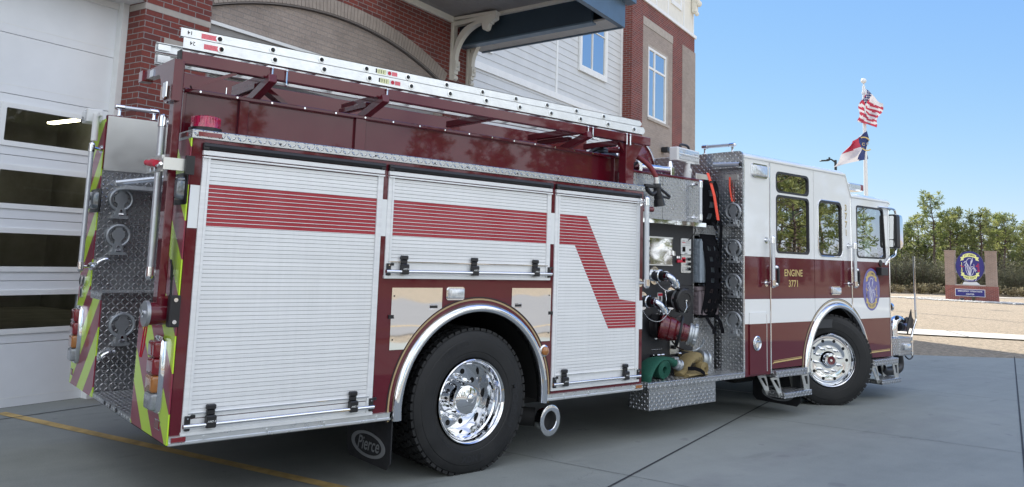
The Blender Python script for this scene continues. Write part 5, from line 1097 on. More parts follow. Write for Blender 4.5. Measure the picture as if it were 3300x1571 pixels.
for u in (-3.2, 2.82, 5.88, 9.4, 12.6): jline(u, 3.5, u, -7, .006)
up(m.done('pavement_joint', kind='structure', recalc=False))
m = MB('yellow_line'); a, b = P2(.97, 3.85, .0035), P2(1.2, .37, .0035); d = (b - a).normalized(); b = a + d * 9; s = Vector((-d.y, d.x, 0)) * .05
m.f([m.v(p) for p in (a - s, b - s, b + s, a + s)]); up(m.done('bay_line', kind='structure', recalc=False))
m = MB('white_line'); a, b = Vector((7.05, 2.2, .0035)), Vector((7.57, .85, .0035)); d = (b - a).normalized(); s = Vector((-d.y, d.x, 0)) * .03
m.f([m.v(p) for p in (a - s, b - s, b + s, a + s)]); up(m.done('bay_line', kind='structure', recalc=False))

# ------------------------------------------------------------------ fire station
BX = Matrix((E1, E2, Vector((0, 0, 1)))).transposed().to_4x4()       # station frame: u along the front, v into the building
S = thing('fire_station', P2(6, 8, 0), 'brick fire station with white bay doors, bracketed canopy, pale siding and corner tower', 'building')
def B(mats): return MB(mats, BX)
VF, VD, VS, VT = 3.66, 4.06, 5.10, 4.80
def UZ(a, b, d): return (a, d, b)
# red front wall with its two bay openings
arch = lambda r, u0, u1, n=30: [(u0 + (u1 - u0) * i / n, 4.83 - 6.0 + math.sqrt(r * r - (u0 + (u1 - u0) * i / n - 5.0) ** 2)) for i in range(n + 1)]
m = B(['red_brick'])
o1 = [(-2.9, 0), (1.92, 0), (1.92, 4.21), (-2.9, 4.21)]
o2 = [(7.3, 0), (2.75, 0)][::-1]
outer = [(-30, 0), (-2.9, 0), (-2.9, 4.21), (1.92, 4.21), (1.92, 0), (2.75, 0)] + arch(6.24, 2.75, 7.34) + [(7.34, 0), (8.13, 0), (8.13, 8.0), (-30, 8.0)]
m.plate(outer, [], UZ, VF, VF + .34); m.done('front_wall', S)
m = B(['limestone']); m.box(1.917, 2.752, VF - .003, VF + .35, 4.125, 4.19); m.box(2.17, 2.755, VF - .003, VF + .1, 3.80, 3.868); m.done('stone_band', S)
m = B(['tan_brick']); m.plate([(2.75, 4.21), (7.3, 4.21)] + arch(6.0, 2.75, 7.34)[::-1], [], UZ, VF + .06, VF + .3); m.box(7.12, 7.345, VF + .03, VF + .3, 0, 4.25); m.done('arch_infill', S)
m = B(['mortar']); a_, b_ = arch(6.01, 2.75, 7.34), arch(6.235, 2.75, 7.34)
m.plate(a_ + b_[::-1], [], UZ, VF + .008, VF + .2); m.done('arch_bed', S)
m = B(['soldier']); n = 70
for i in range(n):
    t0 = -.378 + .77 * i / n; t1 = t0 + .77 / n - .0012
    q = [(5 + r * math.sin(t), -1.17 + r * math.cos(t)) for r, t in ((6.03, t0), (6.03, t1), (6.235, t1), (6.235, t0))]
    if q[0][0] > 2.74 and q[1][0] < 7.345: m.plate(q, [], UZ, VF - .004, VF + .1)
m.done('soldier_arch', S)
# bay doors
def bay_door(u0, u1, nm, label, z1=4.21):
    m = B(['door_white', 'dark']); d = None
    secs = [0, .605, 1.203, 1.80, 2.416, 3.01, 3.60, 4.205]
    wins = [(a, a + .90) for a in [u1 - 1.03 - 1.02 * k for k in range(8)] if a > u0 + .1]
    for a, b in zip(secs, secs[1:]):
        hol = []
        if .6 < a < 2.45: zc = (a + b) / 2; hol = [rrect(x, y, zc - .165, zc + .165, .012) for x, y in wins]
        m.plate([(u0, a + .003), (u1, a + .003), (u1, b - .003), (u0, b - .003)], hol, UZ, VD, VD + .05)
    m.mi = 1; m.box(u0, u1, VD + .052, VD + .056, 0, .004); m.box(u0, u1, VD + .01, VD + .05, -.0, .012)
    d = m.done(nm, S, label=label)
    m = B(['trim_white'])
    for a, b in zip(secs, secs[1:]):
        if .6 < a < 2.45:
            zc = (a + b) / 2
            for x, y in wins:
                m.plate(rrect(x - .045, y + .045, zc - .21, zc + .21, .006), [rrect(x + .004, y - .004, zc - .161, zc + .161, .012)], UZ, VD - .014, VD + .004)
        for z in ((a + .09, b - .09) if a > .6 and a < 2.45 else (a + .09,)): m.box(u0, u1, VD - .0015, VD + .001, z - .003, z + .003)
    m.done('window_frame', d)
    for a, b in zip(secs, secs[1:]):
        if .6 < a < 2.45:
            zc = (a + b) / 2
            for x, y in wins: m = B(['window_pane']); m.plate([(x - .01, zc - .175), (y + .01, zc - .175), (y + .01, zc + .175), (x - .01, zc + .175)], [], UZ, VD + .02, None); m.done('window_pane', d)
    return d
bay_door(-2.83, 1.85, 'bay_door', 'white sectional bay door with four rows of dark windows behind the tail of the fire engine')
bay_door(2.85, 7.2, 'bay_door', 'second bay door under the arch hidden behind the fire engine', 4.0)
m = B(['trim_white'])
for a, b in ((1.85, 1.92), (-2.9, -2.83)): m.box(a, b, VF + .30, VD + .06, 0, 4.21)
m.box(-2.9, 1.92, VF + .02, VD + .06, 4.205, 4.24); m.box(-2.9, 1.92, VD - .02, VD + .06, 4.14, 4.21); m.box(2.75, 7.3, VF + .02, VF + .10, 4.195, 4.235); m.done('door_casing', S)
m = B(['soffit']); m.box(2.75, 7.3, VF + .05, VD + .06, 3.7, 4.195); m.box(2.75, 2.86, VF + .1, VD + .1, 0, 3.7); m.box(7.19, 7.3, VF + .1, VD + .1, 0, 3.7); m.done('door_header', S)
m = B(['room']); m.box(-3.2, 7.6, 16, 16.1, 0, 5); m.box(-3.2, 7.6, VD + .1, 16, 4.9, 5.); m.box(-3.3, -3.2, VD, 16, 0, 5); m.box(7.6, 7.7, VD, 16, 0, 5); m.box(-3.2, 7.6, VD + .08, 16, -.05, .004)
m.done('bay_interior', S)
m = B(['tube_light'])
m.box(6.50, 6.65, 13.3, 14.4, 4.28, 4.32); m.done('ceiling_light', S)
for u, v in ((-1.6, 7.5), (-1.6, 12.)): m = B(['tube_light']); m.box(u, u + .15, v, v + 1.1, 4.28, 4.32); m.done('ceiling_light', S)  # extra unseen tubes, added to brighten the bay interior
m = B(['roofm', 'black']); m.box(-2.4, .3, 8., 15, .5, 2.9, .1); m.box(.75, 1.7, 7.0, 9.5, .6, 1.9, .1); m.mi = 1; m.box(.9, 1.6, 6.95, 7.0, .9, 1.5); m.done('bay_contents', S)
m = B(['yellow_label'])
for u in (.55, 1.62): m.cyl((u, 6.2, 0), (u, 6.2, 3.4), .11, n=16)
m.done('exhaust_hose', S)
# canopy, beam, brackets
SL = .04
def zc(v): return 5.50 + (VF - v) * SL
def slab(m, u0, u1, v0, v1, dz0, dz1):
    m.rings([[(u, v0, zc(v0) + dz0), (u, v1, zc(v1) + dz0), (u, v1, zc(v1) + dz1), (u, v0, zc(v0) + dz1)] for u in (u0, u1)], True, smooth=False)
m = B(['soffit', 'roofm']); slab(m, 5.6, 7.68, 1.0, VF, .075, .13)
for k in range(12): slab(m, 5.6, 7.66, 1.3 + k * .2, 1.304 + k * .2, .072, .08)
m.mi = 1; slab(m, 5.6, 8.45, .80, VF, .32, .36); m.done('canopy', S)
m = B(['soffit_light']); slab(m, 7.83, 8.30, .98, 3.62, -.33, -.30)
for k in range(6): slab(m, 7.85, 8.32, 1.2 + k * .4, 1.206 + k * .4, -.334, -.32)
m.done('eave_soffit', S)
m = B(['beam', 'fascia']); slab(m, 7.68, 7.76, 1.18, VF, -.36, .12); m.mi = 1; slab(m, 7.67, 7.84, 1.17, VF, -.385, -.358); slab(m, 8.28, 8.32, .93, 3.60, -.35, .2); slab(m, 5.6, 8.33, .90, .98, -.34, .1); slab(m, 5.6, 8.45, .76, .92, .06, .30); slab(m, 8.30, 8.44, .78, 3.6, .1, .30); m.done('canopy_beam', S)
m = B(['cream']); slab(m, 7.62, 7.685, 1.18, VF, .02, .115); m.box(5.6, 7.6, VF - .05, VF - .0, 5.47, 5.575); m.done('canopy_trim', S)
for u in (7.50, 7.98):
    m = B(['cream']); q = lambda a, b, d: (d, a, b)
    oc = [(3.655, 4.52), (3.655, 5.49), (2.78, 5.53), (2.78, 5.44), (2.80, 5.43), (2.87, 5.40), (2.875, 5.375), (2.91, 5.375)] + [(2.985 + .06 * math.cos(t), 5.33 + .06 * math.sin(t)) for t in [PI * (.0 + 1.0 * i / 8) + PI for i in range(9)]] + [(3.055, 5.40)]
    ar = [(3.055 + (3.565 - 3.055) * math.sin(t) ** 1.15, 5.40 - (5.40 - 4.85) * (1 - math.cos(t))) for t in [PI / 2 * i / 14 for i in range(15)]]
    oc += ar + [(3.565, 4.60), (3.60, 4.60), (3.60, 4.52)]
    inn = [(3.61, 4.98), (3.61, 5.42), (3.18, 5.445)] + [(3.22 + (3.60 - 3.22) * math.sin(t), 5.42 - .46 * (1 - math.cos(t))) for t in [PI / 2 * i / 10 for i in range(1, 10)]]
    m.plate(oc, [inn], q, u - .05, u + .05); br = m.done('bracket', S)
    m = B(['cream']); m.box(u - .075, u + .075, 2.77, 3.66, 5.515, 5.565); m.box(u - .07, u + .07, 3.63, 3.665, 4.5, 5.5); m.sphere((u, 3.545, 4.74), .045, 12, (.9, .8, .9)); m.box(u - .06, u + .06, 3.54, 3.6, 4.66, 4.82); m.cyl((u - .05, 3.61, 4.54), (u + .05, 3.61, 4.54), .05, n=16); m.done('bracket_moulding', br)
# siding wall
m = B(['siding', 'dark', 'cream']); p = .178; z = 4.0
while z < 9.6:
    m.rings([[(u, VS + .0, z), (u, VS + .012, z + p), (u, VS + .2, z + p), (u, VS + .2, z)] for u in (8.0, 17.71)], True, smooth=False); z += p
m.mi = 0; m.box(8.0, 17.71, VS + .01, VS + .2, 0, 4.0); sd_ = m.done('siding_wall', S)
m = B(['trim_white']); m.box(8.1, 17.72, VS - .03, VS + .01, 5.485, 5.635); m.box(13.74, 13.82, VS - .012, VS + .01, 5.635, 9.5); m.box(17.63, 17.70, VS - .02, VS + .02, 0, 9.6); m.box(8.1, 10.88, VS - .03, VS + .01, 5.925, 6.05); m.done('wall_trim', S)
def win(u0, u1, z0, z1, v, nm, trim, mull, rec=0., mat='house_pane', frame='trim_white', fw=.06):
    m = B([trim])
    if trim and rec == 0: m.plate([(u0, z0), (u1, z0), (u1, z1), (u0, z1)], [[(u0 + .11, z0 + .14), (u1 - .11, z0 + .14), (u1 - .11, z1 - .11), (u0 + .11, z1 - .11)]], UZ, v - .035, v + .019)
    w = m.done(nm, S); i0, i1, j0, j1 = (u0 + .11, u1 - .11, z0 + .14, z1 - .11) if rec == 0 else (u0, u1, z0, z1)
    m = B([frame]); v2 = v + rec
    m.plate([(i0, j0), (i1, j0), (i1, j1), (i0, j1)], [[(i0 + fw, j0 + fw), (i1 - fw, j0 + fw), (i1 - fw, j1 - fw), (i0 + fw, j1 - fw)]], UZ, v2 - .025, v2 + .03)
    for kind, q in mull:
        if kind == 'v': m.box(q - fw * .45, q + fw * .45, v2 - .02, v2 + .02, j0, j1)
        else: m.box(i0, i1, v2 - .0195, v2 + .0195, q - fw * .45, q + fw * .45)
    m.done('window_frame', w); m = B([mat]); m.plate([(i0, j0), (i1, j0), (i1, j1), (i0, j1)], [], UZ, v2 + .005, None); m.done('glass', w); return w
win(14.93, 16.60, 6.47, 8.6, VS - .02, 'window', 'trim_white', [('v', 15.70), ('h', 7.70)], fw=.025)
win(11.2, 12.53, 6.57, 8.6, VS - .02, 'window', 'trim_white', [('v', 11.86)], fw=.025)
# corner tower
m = B(['red_brick']); m.box(17.7, 23.13, VT + .03, 16, 0, 9.36)
m.plate([(17.7, 0), (18.515, 0), (18.515, 8.9), (21.02, 8.9), (21.02, 0), (21.895, 0), (21.895, 8.86), (23.13, 8.86), (23.13, 9.36), (17.7, 9.36)], [], UZ, VT, VT + .04)
tw = m.done('tower', S)
m = B(['tan_brick']); m.plate([(18.515, 0), (21.02, 0), (21.02, 8.64), (18.515, 8.64)], [[(18.945, 5.90), (20.655, 5.90), (20.655, 8.145), (18.945, 8.145)]], UZ, VT + .008, VT + .029); m.plate([(21.895, 0), (23.2, 0), (23.2, 8.86), (21.895, 8.86)], [], UZ, VT - .01, VT + .029); m.box(23.131, 23.2, VT + .029, 16, 0, 8.86); m.done('tan_panel', tw)
m = B(['limestone']); m.box(18.517, 21.018, VT - .004, VT + .029, 8.65, 8.898); m.done('stone_lintel', tw); m = B(['limestone']); m.box(18.92, 20.68, VT - .03, VT + .029, 5.82, 5.90); m.done('window_sill', tw)
m = B(['mortar']); m.box(18.90, 18.945, VT + .03, VT + .031, 5.9, 8.14); m.done('reveal', tw)
win(18.95, 20.44, 5.90, 8.06, VT + .02, 'tower_window', 'trim_white', [('v', 19.49), ('h', 7.44)], rec=.004, fw=.07)
m = B(['limestone']); m.box(20.44, 20.655, VT + .012, VT + .028, 5.9, 8.145); m.box(18.945, 20.44, VT + .012, VT + .028, 8.06, 8.145); m.done('window_reveal', tw)
m = B(['trim_white', 'cream']); m.box(17.6, 23.2, VT - .05, VT + .2, 9.36, 9.47); m.mi = 1; m.box(17.7, 23.08, VT + .02, 16, 9.47, 12.4)
m.mi = 0
for u in (18.6, 19.55, 20.55, 22.02, 23.0): m.box(u, u + .07, VT - .0, VT + .03, 9.47, 12.4)
m.box(17.4, 23.4, VT - .6, 16, 12.4, 12.6); m.done('upper_storey', S)
win(20.85, 21.82, 9.98, 11.5, VT + .018, 'window', 'trim_white', [], fw=.02)
m = B(['cream'])
for k, (v0, z0, z1, r) in enumerate(((4.55, 10.9, 11.5, .18), (4.62, 10.55, 10.95, .13))): m.box(22.80, 23.0, v0, VT + .02, z0 - .35, z1 - .35, .04); m.sphere((22.9, v0 + .02, z0 - .38), r * .6, 10)
m.done('eave_corbel', S)
m = B(['lamp_black']); m.box(20.05, 20.28, VT - .22, VT, 4.98, 5.14, .02); m.tube([(20.28, VT - .1, 5.05), (20.5, VT - .2, 4.95), (20.7, VT - .3, 4.8)], .03, 8); m.done('wall_lamp', S)
m = B(['roofm']); m.box(-30, 8.06, VF + .36, 20, 7.7, 8.0); m.box(8.13, 17.7, VS + .21, 20, 0, 9.6); m.box(-30, 8.13, 16.2, 20, 0, 7.7); m.box(8.06, 8.13, VF + .34, VS, 0, 8.); m.done('rear_block', S)

# ------------------------------------------------------------------ flags, lamp, sign
PT, PB = Vector((31.62, 11.16, 9.68)), Vector((31.62, 11.16, 0))
F = thing('flagpole', PB, 'tall white flagpole with a ball on top rising behind the cab', 'flagpole')
m = MB('pole_white'); m.cyl(PB, (31.62, 11.16, 9.45), .105, .06, 20); m.cyl((31.62, 11.16, 9.45), (31.62, 11.16, 9.56), .03); m.cyl((31.62, 11.16, 9.1), (31.62, 11.16, 9.2), .085); m.done('pole', F)
m = MB('pole_white'); m.sphere(PT, .115, 18); m.done('finial', F)
# view-independent cloth sheets: corners measured in the flag's own plane, rippled in depth
ax_s = Vector((.772, -.634, 0)); ax_d = Vector((.634, .772, 0))
def cloth(quad, nu, nv, amp, colour, name, label, ph=0., mats=('flag_red', 'flag_white', 'flag_blue', 'emblem_yellow')):
    m = MB(list(mats)); G = []
    a, b, c, d = [Vector(q) for q in quad]     # top-left, top-right, bottom-right, bottom-left in (sideways, height)
    for j in range(nv + 1):
        row = []
        for i in range(nu + 1):
            s, t = i / nu, j / nv; p = (a * (1 - s) + b * s) * (1 - t) + (d * (1 - s) + c * s) * t
            dep = amp * (math.sin(6.3 * s + 2.5 * t + ph) * .6 + math.sin(11 * s - 5 * t + ph * 2) * .28 + .3 * math.sin(8 * t + ph))
            row.append(m.v(PB + Vector((0, 0, p.y)) + ax_s * (p.x + .06 * math.sin(9 * t + 5 * s)) - ax_d * (.12 + dep)))
        G.append(row)
    for j in range(nv):
        for i in range(nu): m.mi = colour((i + .5) / nu, (j + .5) / nv); m.f([G[j][i], G[j][i + 1], G[j + 1][i + 1], G[j + 1][i]], True)
    o = m.done(name, recalc=False, sharp=180); o['label'] = label; o['category'] = 'flag'; return o
cloth([(-.06, 9.27), (.78, 8.66), (.36, 7.62), (-.40, 7.93)], 26, 26, .16,
      lambda s, t: (2 if (int(s * 26) + int(t * 26) * 2) % 4 else 1) if (s < .36 and t < .34 and s + .0 * t > .05) else (0 if int((t + .03 * math.sin(7 * s)) * 11) % 2 == 0 and t > .1 else 1),
      'national_flag', 'striped red and white flag with starry blue corner, upper one on the flagpole', .7)
cloth([(-.62, 7.0), (.03, 7.45), (.08, 6.29), (-1.40, 5.86)], 28, 22, .16,
      lambda s, t: 2 if s > .62 + .08 * t else (0 if t < .52 - .1 * s else 1),
      'state_flag', 'red, white and navy flag with a white star, lower of the two on the flagpole', 2.1)
m = MB(['flag_white', 'emblem_yellow'])
fl = bpy.data.objects['state_flag']
def onflag(x, z): return PB + ax_s * x + Vector((0, 0, z)) - ax_d * .38
st = [(-.07 + (.085 if k % 2 == 0 else .034) * math.sin(PI * k / 5), 6.88 + (.085 if k % 2 == 0 else .034) * math.cos(PI * k / 5)) for k in range(10)]
m.mesh2d((st, [tuple(range(10))]), onflag); m.mi = 1
m.mesh2d(stroke2d(arc2d(-.24, 6.85, .05, .055, 30, 330), .022), onflag); m.mesh2d(stroke2d(arc2d(-.22, 6.95, .25, .2, 20, 120), .05), onflag); m.mesh2d(stroke2d(arc2d(-.1, 6.75, .2, .16, 200, 320), .05), onflag)
m.done('flag_emblem', fl)
LP = Vector((41.6, 17.67, 0)); L = thing('street_lamp', LP, 'dark street lamp head showing above the cab roof', 'street lamp')
m = MB('lamp_black'); m.cyl(LP, LP + Vector((0, 0, 7.75)), .09, .07, 12); m.cyl(LP, LP + Vector((0, 0, .5)), .2); m.done('post', L)
m = MB('lamp_black'); q = LP + Vector((0, 0, 7.6)); m.tube(bez([q, q + ax_s * -.25 + Vector((0, 0, .18)), q + ax_s * -.5 + Vector((0, 0, .15))], 5), .045, 8); m.obox(q + ax_s * -.62 + Vector((0, 0, .10)), ax_s + Vector((0, 0, .08)), ax_d, (0, 0, 1), .5, .28, .07, .02); m.cyl(q + ax_s * -.35 + Vector((0, 0, .2)), q + ax_s * -.35 + Vector((0, 0, .3)), .05); m.done('lamp_head', L)

sa = Vector((.23802, -.97126, 0)); sb = Vector((.97126, .23802, 0))         # along the sign (left to right) and away from the camera
SG = Matrix((sa, sb, Vector((0, 0, 1)))).transposed().to_4x4(); SG.translation = Vector((48.35, 14.65, 0))
G = thing('monument_sign', (48.66, 13.38, 0), 'brick monument sign with a round blue emblem between two pillars', 'sign')
M['sign_red_brick'] = brick('sign_red_brick', (.29, .08, .06), (.19, .06, .05), (.36, .31, .28), sa, sb); M['sign_tan_brick'] = brick('sign_tan_brick', (.33, .24, .19), (.26, .195, .16), (.42, .37, .33), sa, sb)
m = MB('sign_red_brick', SG); m.box(-.02, 2.60, 0, .62, -.05, .88); m.done('base', G)
for a, b in ((-.01, .50), (2.02, 2.56)):
    m = MB('sign_tan_brick', SG); m.box(a, b, .02, .60, .88, 2.84); m.box(a - .02, b + .02, 0, .62, 2.84, 2.90); m.done('pillar', G)
m = MB(['limestone', 'trim_white'], SG); m.box(.5, 2.02, .0, .6, .88, .94); m.mi = 1; m.plate([(.84, .94), (1.72, .94), (1.56, 1.10), (.93, 1.10)], [], lambda a, b, d: (a, d, b), .16, .4); m.box(.42, 2.06, .26, .36, 1.60, 2.24); m.done('sign_mount', G)
m = MB(['navy', 'sign_yellow', 'emblem_white', 'ink', 'sign_red'], SG); m.plate(circ(1.255, 1.985, .715, .885, 48), [], lambda a, b, d: (a, d, b), .12, .26)
emblem(m, lambda a, b, l: (1.255 + a, .117 - .003 * l, 2.0 + b), .71, .86); m.mi = 2; m.mesh2d(text2d('Station 2', .17, shear=.3, bold=.012), lambda a, b: (1.255 + a, .10, 1.225 + b)); m.done('round_emblem', G)
m = MB(['trim_white', 'navy'], SG); m.box(.49, 1.98, -.03, .0, .27, .69); m.mi = 1; m.box(.515, 1.955, -.036, -.029, .295, .665); m.mi = 0
m.mesh2d(text2d('EMERGENCY OPERATIONS', .118, bold=.012, sx=.86), lambda a, b: (1.235 + a, -.0385, .565 + b)); m.mesh2d(text2d('CENTER', .125, bold=.012, sx=.9), lambda a, b: (1.235 + a, -.0385, .395 + b)); m.done('plaque', G)
m = MB('lamp_black', SG); m.box(.78, 1.0, -.75, -.62, .10, .18, .02); m.cyl((.89, -.68, 0), (.89, -.68, .12), .03); o = m.done('ground_spotlight'); tag(o, 'small dark ground spotlight in the gravel before the brick sign', 'spotlight')
m = MB('shrub', SG); 
for k in range(60): a = random.uniform(0, 2 * PI); h = random.uniform(.02, .22); c = Vector((1.42 + .12 * math.cos(a) * random.random(), -.55 + .1 * math.sin(a), h)); m.f([m.v(c), m.v(c + Vector((.05, 0, .05))), m.v(c + Vector((.02, .03, .09)))])
o = m.done('small_plant'); tag(o, 'tiny green plant in the gravel before the brick sign', 'plant')
m = MB('stone', SG); rs = random.Random(3)
for k in range(900):
    a, b = rs.gauss(1.4, 1.5), rs.gauss(-.35, .55)
    if -.1 < a < 2.7 and -.02 < b < .7: continue
    r = rs.uniform(.04, .09); bq = bmesh.new(); bmesh.ops.create_icosphere(bq, subdivisions=1, radius=r)
    for v in bq.verts: v.co = Vector((v.co.x * rs.uniform(.8, 1.2) + a, v.co.y + b, v.co.z * .6 + r * .3))
    m.add(bq)
o = m.done('gravel_bed', kind='stuff'); tag(o, 'white gravel spread around the brick sign', 'gravel')
# ------------------------------------------------------------------ trees and shrubs
def pine(seed, H, base, spread, mats, loc, label, group, nl=30, dens=1.):
    r = random.Random(seed)
    o = thing('pine_tree', loc, label, 'pine tree', group)
    m = MB('bark'); pts = [Vector((0, 0, -.1))]; lean = Vector((r.uniform(-.03, .03), r.uniform(-.03, .03), 0))
    for i in range(1, 9): pts.append(Vector((lean.x * i * H / 8 + r.uniform(-.08, .08), lean.y * i * H / 8 + r.uniform(-.08, .08), H * i / 8 * .97)))
    R0 = .014 * H + .035; m.tube([p + loc for p in pts], [R0 * (1 - .85 * i / 8) for i in range(9)], 8)
    cl = []
    for k in range(nl):
        t = base + (1 - base) * (k + r.random()) / nl; z = t * H * .96; i = min(int(z / (H * .97) * 8), 7); f = z / (H * .97) * 8 - i; p = pts[i] * (1 - f) + pts[i + 1] * f
        a = k * 2.4 + r.uniform(-.5, .5); q = (t - base) / (1 - base); L = spread * (.35 + .75 * math.sin(PI * min(1, .18 + .82 * (1 - q)) * .62)) * r.uniform(.6, 1.15)
        upx = r.uniform(.05, .45) + .4 * q; d = Vector((math.cos(a), math.sin(a), upx)).normalized(); e = p + d * L; mid = p + d * L * .5 - Vector((0, 0, .06 * L))
        m.tube([p + loc, mid + loc, e + loc], [R0 * .30 * (1 - .5 * q) + .008, .014, .008], 5)
        n = max(1, int(L * 2.2 * dens))
        for j in range(n):
            s = (.55 + .45 * (j + 1) / n); c = p + d * L * s + Vector((r.uniform(-.25, .25), r.uniform(-.25, .25), r.uniform(-.05, .28))) * (.5 + .5 * L / spread)
            cl.append((c, r.uniform(.2, .34)))
            if r.random() < .6: m.tube([p + d * L * s + loc, c + loc], [.008, .005], 4)
    for j in range(4): cl.append((pts[-1] + Vector((r.uniform(-.2, .2), r.uniform(-.2, .2), r.uniform(-.3, .25))), .27))
    m.done('trunk', o)
    m = MB(list(mats))
    for c, s in cl:
        m.mi = 0 if r.random() < .7 else 1
        for q in range(20):
            d = Vector((r.gauss(0, 1), r.gauss(0, 1), r.gauss(.45, .8))).normalized(); u, w, _ = m.frame(d); a = r.uniform(0, PI); sd_ = u * math.cos(a) + w * math.sin(a); L = s * r.uniform(.7, 1.25)
            b0 = c + loc + d * s * .1; m.f([m.v(b0 - sd_ * .012), m.v(b0 + sd_ * .012), m.v(b0 + d * L + sd_ * .034), m.v(b0 + d * L * 1.05 - sd_ * .03)])
    m.done('crown', o, recalc=False); return o
def shrub(seed, w, h, mat, loc, label, group, n=1500, name='shrub', cat='shrub', leaf=.055):
    r = random.Random(seed); o = thing(name, loc, label, cat, group)
    m = MB('bark'); tips = []
    for k in range(14):
        a = r.uniform(0, 2 * PI); e = Vector((math.cos(a) * w * r.uniform(.2, .45), math.sin(a) * w * r.uniform(.2, .45), h * r.uniform(.5, .95))); m.tube([loc, loc + e * .5 + Vector((0, 0, .1)), loc + e], [.02, .012, .006], 5); tips.append(e)
    m.done('stem', o); m = MB(mat)
    for k in range(n):
        t = r.choice(tips); f = r.uniform(.25, 1.08); p = t * f + Vector((r.gauss(0, .13 * w), r.gauss(0, .13 * w), r.gauss(0, .09 * h)))
        if p.z < .02: p.z = r.uniform(.02, .2)
        d = Vector((r.gauss(0, 1), r.gauss(0, 1), r.gauss(.3, 1))).normalized(); u, v, _ = m.frame(d); L = leaf * r.uniform(.7, 1.5); b0 = loc + p
        m.f([m.v(b0 - u * L * .4), m.v(b0 + d * L * .6 - v * L * .2), m.v(b0 + u * L * .4), m.v(b0 - d * L * .6 + v * L * .2)])
    m.done('leaves', o, recalc=False); return o
def put(src, loc, rot, sc, label=None):
    c = copy_tree(src); c.location = loc; c.rotation_euler = (0, 0, rot); c.scale = (sc,) * 3
    if label: c['label'] = label
    return c
# row beyond the lawn; A = along the row (to the right), Dp = away
RA, RD = Vector((.772, -.634, 0)), Vector((.634, .772, 0)); R0_ = Vector((60.4, 23.0, 0)) - RA * 5.5
def rp(s, d): return R0_ + RA * s + RD * d
GP = 'young pines in the row beyond the lawn'; GL = 'slender pine among the others in the row beyond the lawn'
V = []
spec = [(1, 7.7, .48, 1.15), (2, 6.8, .52, 1.0), (3, 5.8, .25, 1.2), (4, 6.7, .56, 1.0), (5, 5.0, .12, 1.35)]
first = [(10.4, 3.0, 'tallest pine in the row, its open top standing above its neighbours'), (5.6, 2.5, 'slim pine at the left end of the row, right beside the cab mirror'), (11.9, 3.5, GL), (12.9, 4.5, GL), (7.4, 5.0, GL)]
for i, (sd_, h, ba, sp) in enumerate(spec): V.append(pine(sd_, h, ba, sp, ('needle', 'needle_b') if i % 2 == 0 else ('needle_b', 'needle'), rp(first[i][0], first[i][1]), first[i][2], GP, nl=38, dens=1.15))
r = random.Random(11)
k = 0
for s, d, v, sc in ((13.9, 2.6, 1, .98), (15.9, 3.0, 3, .94), (16.8, 5, 0, .86), (18.4, 3.5, 1, .9), (19.6, 5, 4, 1.1), (20.8, 3.4, 2, .9), (22.0, 4.5, 4, 1.05), (3.6, 3.5, 1, .95), (2.0, 4.0, 3, .9), (.4, 3.2, 0, .85), (-1.6, 4, 1, .95), (-3.4, 3.5, 3, 1.), (-5.5, 4, 0, .9), (8.0, 7.5, 2, 1.05), (10.4, 8, 4, 1.1), (12.4, 9, 2, 1.05), (14.6, 8.5, 4, 1.12), (17.4, 9, 2, 1.0), (19.8, 9, 4, 1.05), (22.5, 9, 2, .95), (5.0, 8.5, 2, 1.), (2.6, 8, 4, 1.05), (0, 8, 2, 1.0), (-2.8, 8, 4, 1.), (24.6, 6, 1, .85), (26.5, 5, 3, .8), (28.5, 7, 0, .8), (11.2, 6.2, 4, .8), (15.2, 6.0, 2, .8), (6.6, 11, 4, 1.15), (9.4, 12, 2, 1.1), (13.2, 12.5, 4, 1.15), (16.2, 12, 2, 1.05), (18.8, 13, 4, 1.1), (21.6, 12, 2, 1.0), (-8, 4, 2, 1.), (-11, 5, 4, 1.), (-14, 4, 0, .9)):
    put(V[v], rp(s + r.uniform(-.3, .3), d + r.uniform(-.4, .4)), r.uniform(0, 6.28), sc * r.uniform(.95, 1.04), GL)
GS = 'grey-green shrubs under the pines'; LS = 'grey-green wild shrub at the foot of the pines'
SV = [shrub(21, 2.2, 2.3, 'shrub', rp(7.0, -.3), LS, GS, 2600), shrub(22, 2.6, 1.8, 'shrub', rp(9.4, -.6), LS, GS, 2600), shrub(23, 1.9, 2.8, 'shrub', rp(11.0, .4), LS, GS, 2600)]
for i in range(40): put(SV[i % 3], rp(-4 + i * .78 + r.uniform(-.3, .3), (-.6, .6, 1.8)[i % 3] + r.uniform(-.4, .4)), r.uniform(0, 6.28), r.uniform(.95, 1.4))
for i in range(26): put(SV[(i + 1) % 3], rp(-5 + i * 1.25, 5.5 + r.uniform(-1, 1)), r.uniform(0, 6.28), r.uniform(1.2, 1.6))
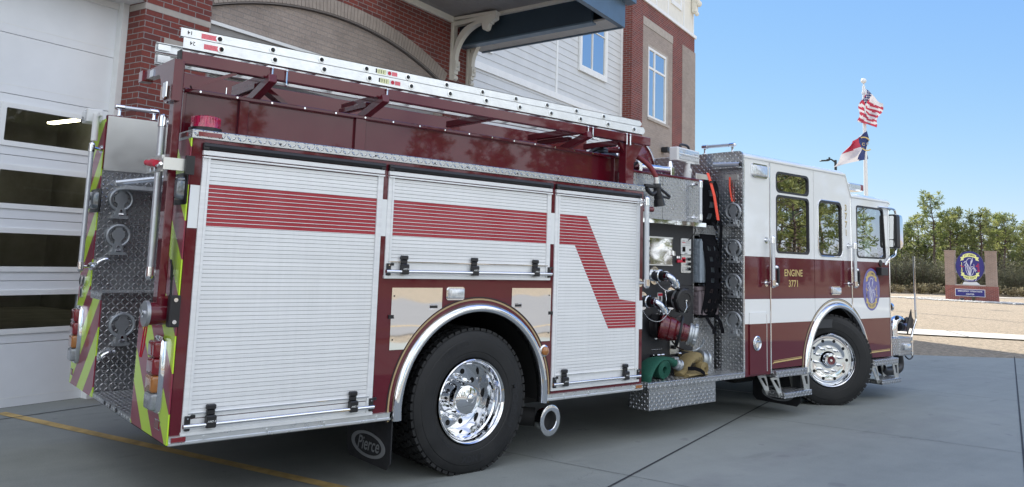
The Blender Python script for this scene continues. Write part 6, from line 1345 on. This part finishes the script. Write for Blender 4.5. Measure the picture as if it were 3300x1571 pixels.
DG = shrub(31, 1.2, .75, 'drygrass', rp(6.0, -2.6), 'pale clump of dry tall grass at the edge of the lawn', 'clumps of dry grass', 420, 'grass_clump', 'dry grass', .10)
for i in range(26): put(DG, rp(4 + i * .8, -2.3 + r.uniform(-.5, .3)), r.uniform(0, 6.28), r.uniform(.5, 1.1))
# far wood closing the gaps, one mass
m = MB(['needle', 'needle_b', 'bark']); rs = random.Random(5)
for k in range(5200):
    s = rs.uniform(-24, 44); d = rs.uniform(13, 24); top = 4.3 + .6 * math.sin(s * .55) + .8 * math.sin(s * 1.7 + 1); c = rp(s, d) + Vector((0, 0, rs.uniform(.2, top)))
    m.mi = 0 if rs.random() < .2 else 1
    for q in range(5):
        dd = Vector((rs.gauss(0, 1), rs.gauss(0, 1), rs.gauss(.3, .8))).normalized(); u, w, _ = m.frame(dd); L = rs.uniform(.3, .55); b0 = c + Vector((rs.gauss(0, .25), rs.gauss(0, .25), rs.gauss(0, .2))); m.f([m.v(b0 - u * .05), m.v(b0 + u * .05), m.v(b0 + dd * L + u * .1), m.v(b0 + dd * L - u * .1)])
m.mi = 2
for k in range(110): p = rp(rs.uniform(-24, 44), rs.uniform(12.5, 20)); m.cyl(p, p + Vector((rs.uniform(-.2, .2), rs.uniform(-.2, .2), rs.uniform(4, 6))), .08, .04, 6)
o = m.done('far_wood', kind='stuff', recalc=False); tag(o, 'dense mass of pine wood closing the view behind the row', 'wood')
# trees across the road, behind the photographer: they are what the paint and the windows mirror
GB = 'pines across the road facing the engine'; LB = 'tall pine across the road from the fire engine'
for i in range(46):
    x = -42 + i * 2.9 + r.uniform(-1, 1); y = -33 - r.uniform(0, 12); put(V[i % 5], Vector((x, y, 0)), r.uniform(0, 6.28), r.uniform(1.0, 1.35) if x < 34 else r.uniform(1.8, 2.5), LB)['group'] = GB
for i in range(34): put(SV[i % 3], Vector((-40 + i * 3.9 + r.uniform(-1, 1), -31 - r.uniform(0, 4), 0)), r.uniform(0, 6.28), r.uniform(1.0, 1.7), 'wild shrub across the road from the fire engine')['group'] = 'shrubs across the road'
